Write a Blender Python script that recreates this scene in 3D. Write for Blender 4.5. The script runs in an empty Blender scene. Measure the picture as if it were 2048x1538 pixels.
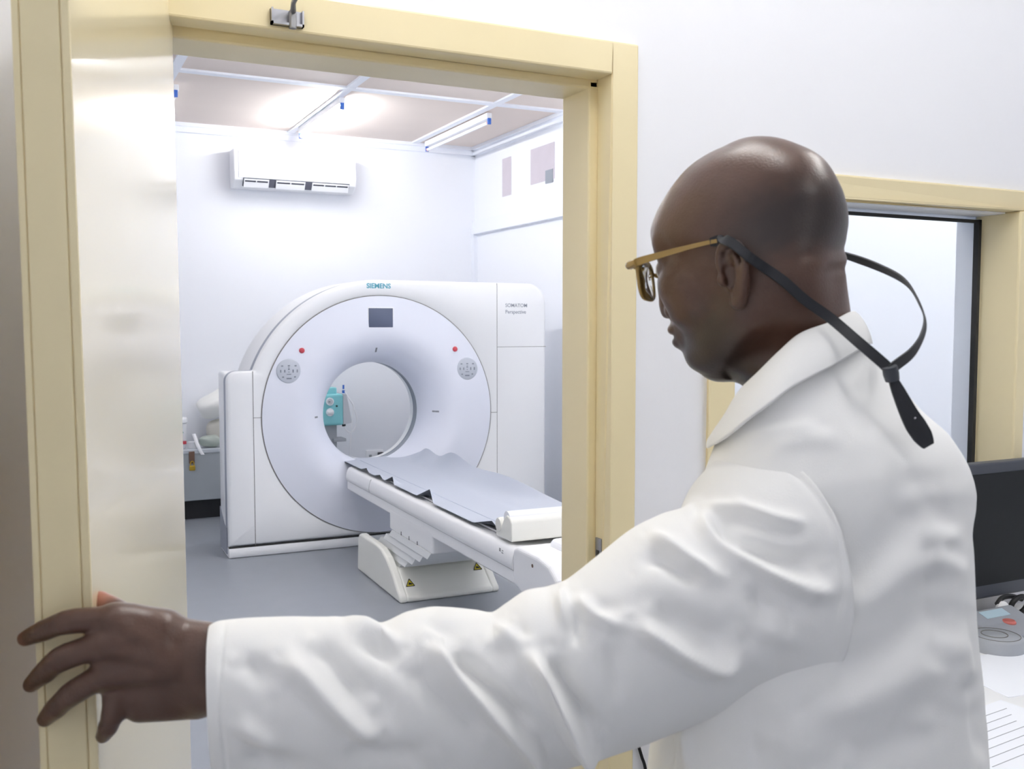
import bpy, bmesh, math, random
import numpy as np
from mathutils import Vector, Matrix

# ---------------------------------------------------------------- camera, world, exposure
SC = bpy.context.scene
FPX = 1950.0
CAM_H = 1.56
PITCH = math.atan(122 / FPX)
YAW = math.atan(953 / FPX * math.cos(PITCH))
cF = np.array([math.sin(YAW) * math.cos(PITCH), math.cos(YAW) * math.cos(PITCH), -math.sin(PITCH)])
cR = np.array([math.cos(YAW), -math.sin(YAW), 0.0])
cU = np.cross(cR, cF)
cC = np.array([0, 0, CAM_H])
cd = bpy.data.cameras.new('camera')
cam = bpy.data.objects.new('camera', cd)
SC.collection.objects.link(cam)
M = Matrix.Identity(4)
for i in range(3):
    M[i][0], M[i][1], M[i][2], M[i][3] = cR[i], cU[i], -cF[i], cC[i]
cam.matrix_world = M
cd.sensor_fit = 'HORIZONTAL'
cd.sensor_width = 36.0
cd.lens = FPX / 2048 * 36.0
cd.clip_start = 0.02
cd.dof.use_dof = True
cd.dof.focus_distance = 2.2
cd.dof.aperture_fstop = 14.0
SC.camera = cam

w = bpy.data.worlds.new('world')
SC.world = w
w.use_nodes = True
w.node_tree.nodes['Background'].inputs[0].default_value = (0.8, 0.88, 1, 1)
w.node_tree.nodes['Background'].inputs[1].default_value = 0.0
SC.view_settings.view_transform = 'Standard'
SC.view_settings.look = 'None'
SC.view_settings.exposure = 0.8
SC.view_settings.gamma = 1.0
SC.view_settings.use_curve_mapping = False
try:
    SC.cycles.use_denoising = True
    SC.cycles.max_bounces = 12
    SC.cycles.diffuse_bounces = 8
    SC.cycles.sample_clamp_indirect = 6.0
    SC.cycles.caustics_reflective = False
    SC.cycles.caustics_refractive = False
except Exception:
    pass

TUBE_SCAN = 50.0      # emission of the lit scanner-room tubes
TUBE_CTRL = 42.0       # emission of the control-room tubes


def ray(x, y):
    return cF + (x - 1024) / FPX * cR - (y - 769) / FPX * cU


def at(x, y, d):
    return cC + d * ray(x, y)


def ony(x, y, Y):
    r = ray(x, y)
    return cC + r * (Y / r[1])


def onz(x, y, z):
    r = ray(x, y)
    return cC + r * ((z - CAM_H) / r[2])


def proj(P):
    d = np.asarray(P) - cC
    z = d @ cF
    return 1024 + FPX * (d @ cR) / z, 769 - FPX * (d @ cU) / z, z


# ---------------------------------------------------------------- materials
def lin(c):
    out = []
    for v in c[:3]:
        v = v / 255.0
        out.append(v / 12.92 if v <= 0.04045 else ((v + 0.055) / 1.055) ** 2.4)
    return (out[0], out[1], out[2], 1.0)


MATS = {}


def mat(name, col, rough=0.5, metal=0.0, bump=0.0, bscale=60.0, var=0.0, vscale=4.0, spec=0.5, emit=0.0, coat=0.0, trans=0.0):
    if name in MATS:
        return MATS[name]
    m = bpy.data.materials.new(name)
    m.use_nodes = True
    nt = m.node_tree
    b = nt.nodes['Principled BSDF']
    b.inputs['Base Color'].default_value = lin(col)
    b.inputs['Roughness'].default_value = rough
    b.inputs['Metallic'].default_value = metal
    b.inputs['Specular IOR Level'].default_value = spec
    if coat:
        b.inputs['Coat Weight'].default_value = coat
        b.inputs['Coat Roughness'].default_value = 0.08
    if trans:
        b.inputs['Transmission Weight'].default_value = trans
    if emit:
        b.inputs['Emission Color'].default_value = lin(col)
        b.inputs['Emission Strength'].default_value = emit
    tc = nt.nodes.new('ShaderNodeTexCoord')
    if var:
        n = nt.nodes.new('ShaderNodeTexNoise')
        n.inputs['Scale'].default_value = vscale
        n.inputs['Detail'].default_value = 5
        nt.links.new(tc.outputs['Object'], n.inputs['Vector'])
        mx = nt.nodes.new('ShaderNodeMix')
        mx.data_type = 'RGBA'
        c = lin(col)
        mx.inputs[6].default_value = tuple(max(0, v * (1 - var)) for v in c[:3]) + (1,)
        mx.inputs[7].default_value = tuple(min(1, v * (1 + var)) for v in c[:3]) + (1,)
        nt.links.new(n.outputs['Fac'], mx.inputs[0])
        nt.links.new(mx.outputs[2], b.inputs['Base Color'])
    if bump:
        n2 = nt.nodes.new('ShaderNodeTexNoise')
        n2.inputs['Scale'].default_value = bscale
        n2.inputs['Detail'].default_value = 4
        nt.links.new(tc.outputs['Object'], n2.inputs['Vector'])
        bp = nt.nodes.new('ShaderNodeBump')
        bp.inputs['Strength'].default_value = bump
        bp.inputs['Distance'].default_value = 0.002
        nt.links.new(n2.outputs['Fac'], bp.inputs['Height'])
        nt.links.new(bp.outputs['Normal'], b.inputs['Normal'])
    MATS[name] = m
    return m


m_wall = mat('wall_paint', (240, 241, 246), 0.6, bump=0.05, bscale=90)
m_wall_s = mat('scanner_wall_paint', (242, 244, 249), 0.55, bump=0.05, bscale=90)
m_cream = mat('cream_gloss_paint', (235, 221, 181), 0.28, var=0.02, vscale=6, bump=0.03, bscale=40)
m_leaf = mat('cream_door_lacquer', (236, 224, 190), 0.17, var=0.01, vscale=3, spec=0.7, coat=0.4)
m_trim = mat('white_trim', (240, 243, 250), 0.5)
m_ceil = mat('ceiling_board', (230, 217, 208), 0.75, var=0.04, vscale=2.5)
m_ceilc = mat('control_ceiling', (240, 240, 240), 0.8)
m_floor = mat('grey_vinyl', (143, 148, 155), 0.38, var=0.05, vscale=8, bump=0.03, bscale=120)
m_gant = mat('gantry_white', (238, 239, 240), 0.32, var=0.008)
m_gant2 = mat('gantry_ring_white', (228, 231, 241), 0.33)
m_stripe = mat('gantry_grey_stripe', (150, 156, 170), 0.4)
m_gap = mat('panel_gap_dark', (120, 118, 116), 0.8)
m_gapd = mat('panel_gap_black', (45, 45, 45), 0.8)
m_ivory = mat('table_ivory', (236, 235, 226), 0.38, var=0.01)
m_tabw = mat('table_white', (240, 240, 240), 0.35)
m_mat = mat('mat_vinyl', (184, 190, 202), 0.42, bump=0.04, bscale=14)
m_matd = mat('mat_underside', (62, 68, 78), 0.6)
m_screen = mat('gantry_screen', (82, 90, 112), 0.25)
m_pad = mat('keypad_grey', (190, 195, 204), 0.45)
m_padk = mat('keypad_icon', (128, 134, 146), 0.5)
m_red = mat('stop_red', (196, 72, 84), 0.35)
m_teal = mat('lettering_teal', (84, 160, 178), 0.5)
m_grey = mat('lettering_grey', (140, 145, 155), 0.5)
m_yel = mat('warning_yellow', (214, 196, 40), 0.5)
m_blk = mat('black_plastic', (24, 25, 28), 0.45)
m_bez = mat('monitor_bezel', (66, 70, 80), 0.45)
m_scr = mat('monitor_screen', (30, 33, 36), 0.5, spec=0.2)
m_chr = mat('chrome', (190, 190, 195), 0.25, metal=1.0)
m_steel = mat('brushed_steel', (150, 150, 152), 0.4, metal=0.8)
m_coat = mat('lab_coat_cotton', (242, 242, 241), 0.85, bump=0.12, bscale=900, spec=0.2)
m_black_strap = mat('black_strap', (22, 25, 32), 0.6, bump=0.1, bscale=600)
m_amber = mat('amber_frame', (178, 146, 84), 0.2, trans=0.3)
m_cyan = mat('turquoise_plastic', (140, 212, 218), 0.4)
m_lgrey = mat('light_grey_plastic', (205, 208, 214), 0.45)
m_mgrey = mat('mid_grey_metal', (168, 172, 178), 0.5)
m_trunk = mat('galvanised_steel', (172, 178, 182), 0.45, metal=0.15, var=0.08, vscale=3)
m_white = mat('white_plastic', (244, 245, 248), 0.4)
m_cloth = mat('white_cloth', (238, 238, 234), 0.9)
m_bagm = mat('beige_cloth', (224, 220, 210), 0.85)
m_desk = mat('white_laminate', (240, 241, 243), 0.35)
m_paper = mat('printed_paper', (240, 243, 250), 0.8)
m_ink = mat('paper_ink', (165, 168, 176), 0.8)
m_box = mat('control_box_grey', (150, 154, 162), 0.5)
m_box2 = mat('control_disc_grey', (164, 168, 175), 0.5)
m_trou = mat('dark_trousers', (46, 48, 56), 0.9)
m_shoe = mat('black_leather', (20, 18, 18), 0.4)
m_brown = mat('brown_leather', (110, 84, 70), 0.7)
m_brass = mat('padlock_brass', (200, 165, 60), 0.35, metal=0.7)
m_plast = mat('clear_green_plastic', (205, 216, 205), 0.3, trans=0.3)
m_blue = mat('blue_cap', (60, 110, 200), 0.4)
m_salm = mat('tube_cap_salmon', (222, 170, 150), 0.5)
m_tube_off = mat('tube_glass', (245, 247, 250), 0.2)
m_eye = mat('eye_white', (225, 220, 210), 0.2)


def mat_tube(name, col, s):
    m = bpy.data.materials.new(name)
    m.use_nodes = True
    nt = m.node_tree
    nt.nodes.clear()
    o = nt.nodes.new('ShaderNodeOutputMaterial')
    e = nt.nodes.new('ShaderNodeEmission')
    e.inputs[0].default_value = col
    e.inputs[1].default_value = s
    nt.links.new(e.outputs[0], o.inputs[0])
    return m


m_tube = mat_tube('lit_tube_scanner', (0.95, 0.975, 1.0, 1), TUBE_SCAN)
m_tubex = mat_tube('glaring_tube_scanner', (0.95, 0.975, 1.0, 1), TUBE_SCAN * 1.7)
m_tubed = mat_tube('fill_tube_control', (1.0, 0.985, 0.96, 1), TUBE_CTRL * 0.7)
m_tubec = mat_tube('lit_tube_control', (1.0, 0.985, 0.96, 1), TUBE_CTRL)


def mat_glass(name, rough=0.0, tint=(1, 1, 1, 1), refl=0.06):
    m = bpy.data.materials.new(name)
    m.use_nodes = True
    nt = m.node_tree
    nt.nodes.clear()
    o = nt.nodes.new('ShaderNodeOutputMaterial')
    t = nt.nodes.new('ShaderNodeBsdfTransparent')
    t.inputs[0].default_value = tint
    g = nt.nodes.new('ShaderNodeBsdfGlossy')
    g.inputs['Roughness'].default_value = rough
    mx = nt.nodes.new('ShaderNodeMixShader')
    fr = nt.nodes.new('ShaderNodeLayerWeight')
    fr.inputs[0].default_value = 0.08
    nt.links.new(fr.outputs['Fresnel'], mx.inputs[0])
    nt.links.new(t.outputs[0], mx.inputs[1])
    nt.links.new(g.outputs[0], mx.inputs[2])
    nt.links.new(mx.outputs[0], o.inputs[0])
    return m


m_glass = mat_glass('window_glass', tint=(0.96, 0.975, 0.985, 1))
m_lens = mat_glass('spectacle_lens', tint=(0.97, 0.97, 0.96, 1))

# ---------------------------------------------------------------- mesh helpers
COL = SC.collection


def link(o, parent=None):
    COL.objects.link(o)
    if parent is not None:
        o.parent = parent
    return o


def tag(o, label=None, cat=None, group=None, kind=None):
    if label:
        o['label'] = label
    if cat:
        o['category'] = cat
    if group:
        o['group'] = group
    if kind:
        o['kind'] = kind
    return o


def empty(name, loc=(0, 0, 0), rz=0.0):
    o = bpy.data.objects.new(name, None)
    o.empty_display_size = 0.1
    o.location = loc
    o.rotation_euler = (0, 0, rz)
    return link(o)


class MB:
    """collects shapes of one mesh object"""

    def __init__(self):
        self.v, self.f = [], []

    def add(self, vs, fs):
        n = len(self.v)
        self.v += [tuple(float(c) for c in p) for p in vs]
        self.f += [tuple(int(i) + n for i in f) for f in fs]
        return self

    def box(self, x0, x1, y0, y1, z0, z1, bev=0.0):
        if bev <= 0:
            vs = [(x, y, z) for x in (x0, x1) for y in (y0, y1) for z in (z0, z1)]
            fs = [(0, 1, 3, 2), (4, 6, 7, 5), (0, 4, 5, 1), (2, 3, 7, 6), (0, 2, 6, 4), (1, 5, 7, 3)]
            return self.add(vs, fs)
        bm = bmesh.new()
        bmesh.ops.create_cube(bm, size=1)
        for v in bm.verts:
            v.co = Vector(((x0 + x1) / 2 + v.co.x * (x1 - x0), (y0 + y1) / 2 + v.co.y * (y1 - y0), (z0 + z1) / 2 + v.co.z * (z1 - z0)))
        bmesh.ops.bevel(bm, geom=list(bm.edges), offset=bev, segments=3, affect='EDGES', profile=0.5)
        self.bm(bm)
        return self

    def bm(self, bm, mtx=None):
        bm.verts.ensure_lookup_table()
        bm.verts.index_update()
        vs = [(mtx @ v.co if mtx else v.co) for v in bm.verts]
        self.add(vs, [[v.index for v in f.verts] for f in bm.faces])
        bm.free()

    def cyl(self, p0, p1, r0, r1=None, n=24, caps=True):
        r1 = r0 if r1 is None else r1
        return self.tube([p0, p1], [r0, r1], n, caps)

    def tube(self, pts, rad, n=12, caps=True, flat=None):
        pts = [np.array(p, float) for p in pts]
        if not hasattr(rad, '__len__'):
            rad = [rad] * len(pts)
        tan = []
        for i in range(len(pts)):
            a = pts[max(i - 1, 0)]
            b = pts[min(i + 1, len(pts) - 1)]
            d = b - a
            tan.append(d / (np.linalg.norm(d) + 1e-12))
        up = np.array([0, 0, 1.0])
        if abs(tan[0] @ up) > 0.9:
            up = np.array([1.0, 0, 0])
        x = np.cross(tan[0], up)
        x /= np.linalg.norm(x)
        vs, fs = [], []
        for i, p in enumerate(pts):
            x = x - tan[i] * (x @ tan[i])
            x /= np.linalg.norm(x)
            y = np.cross(tan[i], x)
            for k in range(n):
                a = 2 * math.pi * k / n
                vs.append(p + rad[i] * (math.cos(a) * x + math.sin(a) * y))
        for i in range(len(pts) - 1):
            for k in range(n):
                k2 = (k + 1) % n
                fs.append((i * n + k, i * n + k2, (i + 1) * n + k2, (i + 1) * n + k))
        if caps:
            fs.append(tuple(range(n))[::-1])
            fs.append(tuple((len(pts) - 1) * n + k for k in range(n)))
        return self.add(vs, fs)

    def sphere(self, c, r, n=20):
        if not hasattr(r, '__len__'):
            r = (r, r, r)
        bm = bmesh.new()
        bmesh.ops.create_uvsphere(bm, u_segments=n, v_segments=n // 2, radius=1)
        for v in bm.verts:
            v.co = Vector((c[0] + v.co.x * r[0], c[1] + v.co.y * r[1], c[2] + v.co.z * r[2]))
        self.bm(bm)
        return self

    def grid(self, P, closed_u=False, closed_v=False):
        P = np.asarray(P)
        a, b = P.shape[:2]
        fs = []
        for i in range(a if closed_u else a - 1):
            for j in range(b if closed_v else b - 1):
                i2, j2 = (i + 1) % a, (j + 1) % b
                fs.append((i * b + j, i * b + j2, i2 * b + j2, i2 * b + j))
        return self.add(P.reshape(-1, 3), fs)

    def prism(self, poly, axis, a0, a1):
        """polygon of 2D points extruded along axis (0,1,2)"""
        n = len(poly)

        def mk(p, a):
            q = [p[0], p[1]]
            q.insert(axis, a)
            return q
        vs = [mk(p, a0) for p in poly] + [mk(p, a1) for p in poly]
        fs = [tuple(range(n))[::-1], tuple(range(n, 2 * n))]
        fs += [(i, (i + 1) % n, n + (i + 1) % n, n + i) for i in range(n)]
        return self.add(vs, fs)

    def lathe(self, prof, c, axis='y', n=96):
        """prof: list (r, a) around an axis through c"""
        P = []
        for r, a in prof:
            row = []
            for k in range(n):
                t = 2 * math.pi * k / n
                if axis == 'y':
                    row.append((c[0] + r * math.cos(t), c[1] + a, c[2] + r * math.sin(t)))
                else:
                    row.append((c[0] + r * math.cos(t), c[1] + r * math.sin(t), c[2] + a))
            P.append(row)
        return self.grid(P, closed_v=True)

    def build(self, name, m, parent=None, smooth=True, angle=35):
        me = bpy.data.meshes.new(name)
        me.from_pydata(self.v, [], self.f)
        bm = bmesh.new()
        bm.from_mesh(me)
        bmesh.ops.remove_doubles(bm, verts=bm.verts, dist=1e-6)
        bmesh.ops.recalc_face_normals(bm, faces=bm.faces)
        if smooth:
            for f in bm.faces:
                f.smooth = True
            ca = math.cos(math.radians(angle))
            for e in bm.edges:
                if len(e.link_faces) == 2 and e.link_faces[0].normal.dot(e.link_faces[1].normal) < ca:
                    e.smooth = False
        bm.to_mesh(me)
        bm.free()
        me.materials.append(m)
        o = bpy.data.objects.new(name, me)
        return link(o, parent)


def bev(o, wdt, seg=3, ang=40):
    md = o.modifiers.new('bevel', 'BEVEL')
    md.width = wdt
    md.segments = seg
    md.limit_method = 'ANGLE'
    md.angle_limit = math.radians(ang)
    return o


def copy_tree(o, parent=None):
    c = o.copy()
    COL.objects.link(c)
    if parent is not None:
        c.parent = parent
    for ch in list(o.children):
        copy_tree(ch, c)
    return c


def text(name, body, size, m, parent, loc, rot=(math.pi / 2, 0, 0), off=0.0, align='LEFT', ext=0.0006, sx=1.0):
    cu = bpy.data.curves.new(name, 'FONT')
    cu.body = body
    cu.size = size
    cu.offset = off
    cu.extrude = ext
    cu.align_x = align
    cu.materials.append(m)
    o = bpy.data.objects.new(name, cu)
    o.location = loc
    o.rotation_euler = rot
    COL.objects.link(o)
    bpy.context.view_layer.update()
    me = bpy.data.meshes.new_from_object(o.evaluated_get(bpy.context.evaluated_depsgraph_get()))
    bpy.data.objects.remove(o)
    m2 = bpy.data.objects.new(name, me)
    m2.location = loc
    m2.rotation_euler = rot
    m2.scale = (sx, 1, 1)
    return link(m2, parent)


def cr(pts, n):
    """Catmull-Rom through rows of pts, n samples"""
    P = np.asarray(pts, float)
    k = len(P)
    t = np.linspace(0, k - 1, n)
    i = np.clip(t.astype(int), 0, k - 2)
    u = (t - i)[:, None]
    p0 = P[np.clip(i - 1, 0, k - 1)]
    p1 = P[i]
    p2 = P[i + 1]
    p3 = P[np.clip(i + 2, 0, k - 1)]
    return 0.5 * (2 * p1 + (p2 - p0) * u + (2 * p0 - 5 * p1 + 4 * p2 - p3) * u ** 2 + (-p0 + 3 * p1 - 3 * p2 + p3) * u ** 3)


# ---------------------------------------------------------------- room shell
DW = 1.67       # control side of the dividing wall
DB = 1.83       # scanner side
YW = 8.489      # scanner back wall
XR = 3.754      # scanner right wall
ZC = 3.2        # scanner ceiling
ZK = 2.85       # control ceiling
XL = -0.13      # control left wall
YB = -2.6
XRC = 3.9
T = 0.12


def struct(name, mb, m, label, cat, smooth=False):
    o = mb.build(name, m, None, smooth)
    return tag(o, label, cat, kind='structure')


struct('floor', MB().box(-1.6, 4.4, YB - T, YW + T, -0.1, 0.0), m_floor, 'grey vinyl floor running from the control room into the scanner room', 'floor')
# dividing wall with door and window openings
DX0, DX1, DZ = 0.16, 1.0287 + 0.012, 2.049 + 0.012
WX0, WX1, WZ0, WZ1 = 1.335, 2.235, 0.95, 1.845
wd = MB()
wd.box(-1.6, DX0, DW, DB, 0, ZC)
wd.box(DX0, DX1, DW, DB, DZ, ZC)
wd.box(DX1, WX0, DW, DB, 0, ZC)
wd.box(WX0, WX1, DW, DB, 0, WZ0)
wd.box(WX0, WX1, DW, DB, WZ1, ZC)
wd.box(WX1, 4.4, DW, DB, 0, ZC)
struct('wall_door', wd, m_wall, 'white painted wall holding the doorway and the observation window', 'wall')
struct('wall_back', MB().box(-1.6, XR + T, YW, YW + T, 0, ZC), m_wall_s, 'white back wall of the scanner room behind the scanner', 'wall')
struct('wall_right', MB().box(XR, XR + T, DB, YW, 0, ZC), m_wall_s, 'white right wall of the scanner room with three patches', 'wall')
struct('wall_left', MB().box(-1.6 - T, -1.6, DB, YW, 0, ZC), m_wall_s, 'white left wall of the scanner room hidden by the door', 'wall')
struct('wall_near_left', MB().box(XL - T, XL, YB, DW, 0, ZK), m_wall, 'white wall beside the open door leaf in the control room', 'wall')
struct('wall_near_right', MB().box(XRC, XRC + T, YB, DW, 0, ZK), m_wall, 'white right end wall of the control room', 'wall')
struct('wall_near_rear', MB().box(XL - T, XRC + T, YB - T, YB, 0, ZK), m_wall, 'white wall behind the camera in the control room', 'wall')
struct('ceiling_near', MB().box(XL - T, XRC + T, YB - T, DW, ZK, ZK + 0.08), m_ceilc, 'white control room ceiling above the man', 'ceiling')
struct('ceiling', MB().box(-1.6 - T, XR + T, DB, YW + T, ZC, ZC + 0.08), m_ceil, 'pale beige boarded ceiling of the scanner room', 'ceiling')
# cover strips of the ceiling boards
st = MB()
for y in (2.9, 4.75, 6.70):
    st.box(-1.6, XR, y - 0.035, y + 0.035, ZC - 0.014, ZC)
for x in (-0.27, 0.85, 2.007, 3.13):
    st.box(x - 0.03, x + 0.03, DB, YW, ZC - 0.013, ZC)
struct('trim_1', st, m_trim, 'white cover strips between the ceiling boards of the scanner room', 'trim')
cn = MB()
cn.box(-1.6, XR, YW - 0.035, YW, ZC - 0.075, ZC)
cn.box(-1.6, XR, YW - 0.06, YW, ZC - 0.03, ZC)
cn.box(XR - 0.035, XR, DB, YW, ZC - 0.075, ZC)
cn.box(XR - 0.06, XR, DB, YW, ZC - 0.03, ZC)
struct('trim_2', cn, m_trim, 'white cornice along the top of the scanner room walls', 'trim')
# trunking on the right wall and in the corner
tk = MB()
tk.box(XR - 0.045, XR, 5.9, YW, 2.395, 2.445)
tk.box(XR - 0.03, XR, 5.9, YW, 2.445, 2.52)
tk.box(XR - 0.04, XR, YW - 0.05, YW, 0.3, 2.40)
struct('trim_3', tk, m_trim, 'white cable trunking running along the scanner room right wall', 'trim')
# unpainted patches on right wall
m_patch = mat('unpainted_board', (206, 198, 206), 0.8, var=0.05, vscale=9)
m_patchw = mat('cream_patch', (244, 241, 236), 0.7)
m_patchg = mat('grey_patch', (150, 156, 166), 0.6)
X = XR - 0.004
tag(MB().box(X, XR, 7.71, 7.885, 2.68, 3.01).build('wall_patch', m_patch, smooth=False), 'narrow lilac grey unpainted patch high on the wall, close to the room corner', 'wall patch')
tag(MB().box(X, XR, 6.92, 7.335, 2.715, 3.005).build('wall_patch', m_patch, smooth=False), 'wide lilac grey unpainted patch high on the scanner room side wall', 'wall patch')
tag(MB().box(X - 0.004, X, 6.94, 7.065, 2.69, 2.795).build('cover_plate', m_patchg, smooth=False), 'small grey square cover plate at the corner of the wide wall patch', 'cover plate')

# ---- door frame
JX, JZ = 1.0287, 2.047      # inner faces of the frame
fr = MB()
CT = 0.012
# casing on the control side (right jamb, head, left jamb)
fr.box(JX, 1.0885, DW - CT, DW + 0.05, 0, 2.111)
fr.box(0.07, JX, DW - CT, DW + 0.05, JZ, 2.111)
fr.box(0.07, 0.135, DW - CT, DW + 0.05, 0, JZ)
# stop and lining
fr.box(JX - 0.018, DX1, DW + 0.05, DB + 0.0, 0, JZ + 0.0)
fr.box(DX0, DX1, DW + 0.05, DB + 0.0, JZ - 0.016, DZ)
fr.box(DX0 - 0.02, 0.153, DW + 0.05, DB, 0, JZ - 0.016)
o = fr.build('trim_4', m_cream, None, False)
tag(o, 'cream painted door frame around the scanner room doorway', 'door frame', kind='structure')
bev(o, 0.004, 2)
sp = MB().box(JX - 0.0025, JX + 0.001, 1.690, 1.712, 1.04, 1.12, 0.001)
o = sp.build('strike_plate', m_steel)
tag(o, 'steel latch strike plate on the door jamb just above the white sleeve', 'strike plate')
MB().box(JX - 0.0032, JX - 0.002, 1.696, 1.707, 1.06, 1.095).build('latch_hole', m_blk, o, False)

# ---- door leaf (lines through the photo's door edges, real thickness)
A0, A1 = at(22, 0, 0.76), at(82, 1538, 0.76)
B0, B1 = at(135, 0, 0.765), at(196, 1538, 0.765)
H0, H1 = at(343.5, 0, 1.53), at(383, 1538, 1.53)


def zline(P, Q, z):
    t = (z - P[2]) / (Q[2] - P[2])
    return P + t * (Q - P)


ZB, ZT = 0.012, 2.13
Ab, At = zline(A0, A1, ZB), zline(A0, A1, ZT)
Bb, Bt = zline(B0, B1, ZB), zline(B0, B1, ZT)
lnr = np.cross(Bt - Bb, at(360, 647, 1.53) - Bb)


def on_leaf(x, y):
    r = ray(x, y)
    return cC + r * (((Bb - cC) @ lnr) / (r @ lnr))


H0, H1 = on_leaf(343.5, 0), on_leaf(383, 1538)
Hb, Ht = zline(H0, H1, ZB), zline(H0, H1, ZT)
Jb, Jt = Hb + (Ab - Bb), Ht + (At - Bt)
lf = MB()
lf.add([Ab, Bb, Hb, Jb, At, Bt, Ht, Jt], [(3, 2, 1, 0), (4, 5, 6, 7), (0, 1, 5, 4), (1, 2, 6, 5), (2, 3, 7, 6), (3, 0, 4, 7)])
leaf = lf.build('door_1', m_leaf, None, False)
bev(leaf, 0.0025, 2)
tag(leaf, 'glossy cream door leaf standing open, gripped by the hand', 'door', kind='structure')
# lipping beads on the free edge: three strips
eb = (Bb - Ab) / np.linalg.norm(Bb - Ab)
nrm = np.cross(eb, [0, 0, 1])
nrm = nrm / np.linalg.norm(nrm)
if nrm @ (cC - Ab) < 0:
    nrm = -nrm
lp = MB()
Wd = np.linalg.norm(Bb - Ab)
for a, b, tck in ((0.0, 0.0055, 0.0015), (0.0065, Wd - 0.0075, 0.002), (Wd - 0.0065, Wd, 0.0015)):
    vs = []
    for zz, P in ((0, Ab), (1, At)):
        for aa in (a, b):
            for q in (-0.001, tck):
                vs.append(P + eb * aa + nrm * q)
    lpo = MB().add(vs, [(0, 1, 3, 2), (4, 6, 7, 5), (0, 4, 5, 1), (2, 3, 7, 6), (0, 2, 6, 4), (1, 5, 7, 3)]).build('edge_lipping', mat('cream_edge_paint', (226, 213, 174), 0.45, var=0.03, vscale=9), leaf, False)
    bev(lpo, 0.0007, 2)
# door closer arm foot on the frame head
cl = empty('door_closer_arm', (0.39, DW - CT, 2.068))
c1 = MB().box(-0.027, 0.027, -0.012, 0, -0.014, -0.010).box(-0.027, 0.027, -0.0035, 0, -0.014, 0.012).box(-0.027, -0.024, -0.012, 0, -0.014, 0.012)
c1.box(0.024, 0.027, -0.012, 0, -0.014, 0.012).build('foot_bracket', m_chr, cl, False)
MB().box(0.004, 0.012, -0.018, 0, -0.017, 0.012).cyl((0.008, -0.012, -0.019), (0.008, -0.012, 0.006), 0.006).build('pivot', m_steel, cl)
MB().tube([(0.008, -0.014, 0.008), (0.000, -0.05, 0.011), (-0.015, -0.25, 0.012), (-0.05, -0.55, 0.012)], [0.005, 0.004, 0.004, 0.005], 10).build('rod', m_steel, cl)
MB().tube([(-0.05, -0.55, 0.020), (-0.16, -0.50, 0.045), (-0.272, -0.446, 0.068)], 0.005, 10).cyl((-0.05, -0.55, 0.004), (-0.05, -0.55, 0.028), 0.008).build('link', m_steel, cl)
tag(cl, 'small steel door closer foot and rod on the door frame head', 'door closer')

struct('bounce_board', MB().box(XL, XL + 0.012, 0.93, DW, 0.0, 1.4), mat('bounce_tan', (190, 164, 118), 0.6), 'added tan board behind the open door leaf that warms the bounced light', 'wall board')  # unseen board added to tint the light bounced behind the leaf

# ---- observation window
wf = MB()
cx0, cx1, cz0, cz1 = 1.271, 2.262, 0.88, 1.893
wf.box(2.226, cx1, DW - 0.014, DB + 0.01, WZ0 - 0.0, 1.842)
wf.box(cx0, cx1, DW - 0.014, DW + 0.03, 1.842, cz1)
wf.box(cx0, 1.339, DW - 0.014, DW + 0.03, WZ0, 1.842)
wf.box(cx0, cx1, DW - 0.03, DW + 0.03, cz0, WZ0 + 0.005)
o = wf.build('window_1', m_cream, None, False)
bev(o, 0.005, 2)
tag(o, 'cream framed observation window behind the man', 'window', kind='structure')
MB().box(1.33, 2.226, 1.772, 1.780, WZ0, 1.842).build('pane', m_glass, o, False)
g = MB()
g.box(2.216, 2.226, 1.768, 1.784, WZ0, 1.83)
g.box(1.33, 2.226, 1.768, 1.784, 1.822, 1.829)
g.build('gasket', m_gapd, o, False)
rv = MB()
rv.box(2.2225, 2.228, 1.784, DB + 0.012, WZ0, 1.842)
rv.box(1.33, 2.226, 1.700, DB + 0.012, 1.8385, 1.846)
rv.box(1.33, 1.337, 1.700, DB + 0.012, WZ0, 1.842)
rv.build('reveal', m_trim, o, False)

# ---------------------------------------------------------------- ceiling lamps
def batten(x, y0, y1, z, lit, label, grp, ctrl=False, along='y'):
    t = empty('fluorescent_batten', (x, y0, z))
    L = y1 - y0
    MB().box(-0.022, 0.022, 0, L, -0.045, 0, 0.004).build('housing', m_white, t)
    for yy, s in ((0.0, 1), (L, -1)):
        h = MB().box(-0.014, 0.014, yy - 0.006 if s > 0 else yy - 0.012, yy + 0.012 if s > 0 else yy + 0.006, -0.088, -0.04, 0.003).build('lamp_holder', m_blue, t)
    for y0_ in (0.012, L - 0.03):
        MB().cyl((0, y0_, -0.072), (0, y0_ + 0.018, -0.072), 0.0135).build('tube_cap', m_salm, t)
    MB().cyl((0, 0.03, -0.072), (0, L - 0.03, -0.072), 0.013, n=16).build('tube', ((m_tubed if lit == 2 else m_tubec) if ctrl else m_tubex if lit == 2 else m_tube) if lit else m_tube_off, t)
    return tag(t, label, 'ceiling light', grp)


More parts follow.
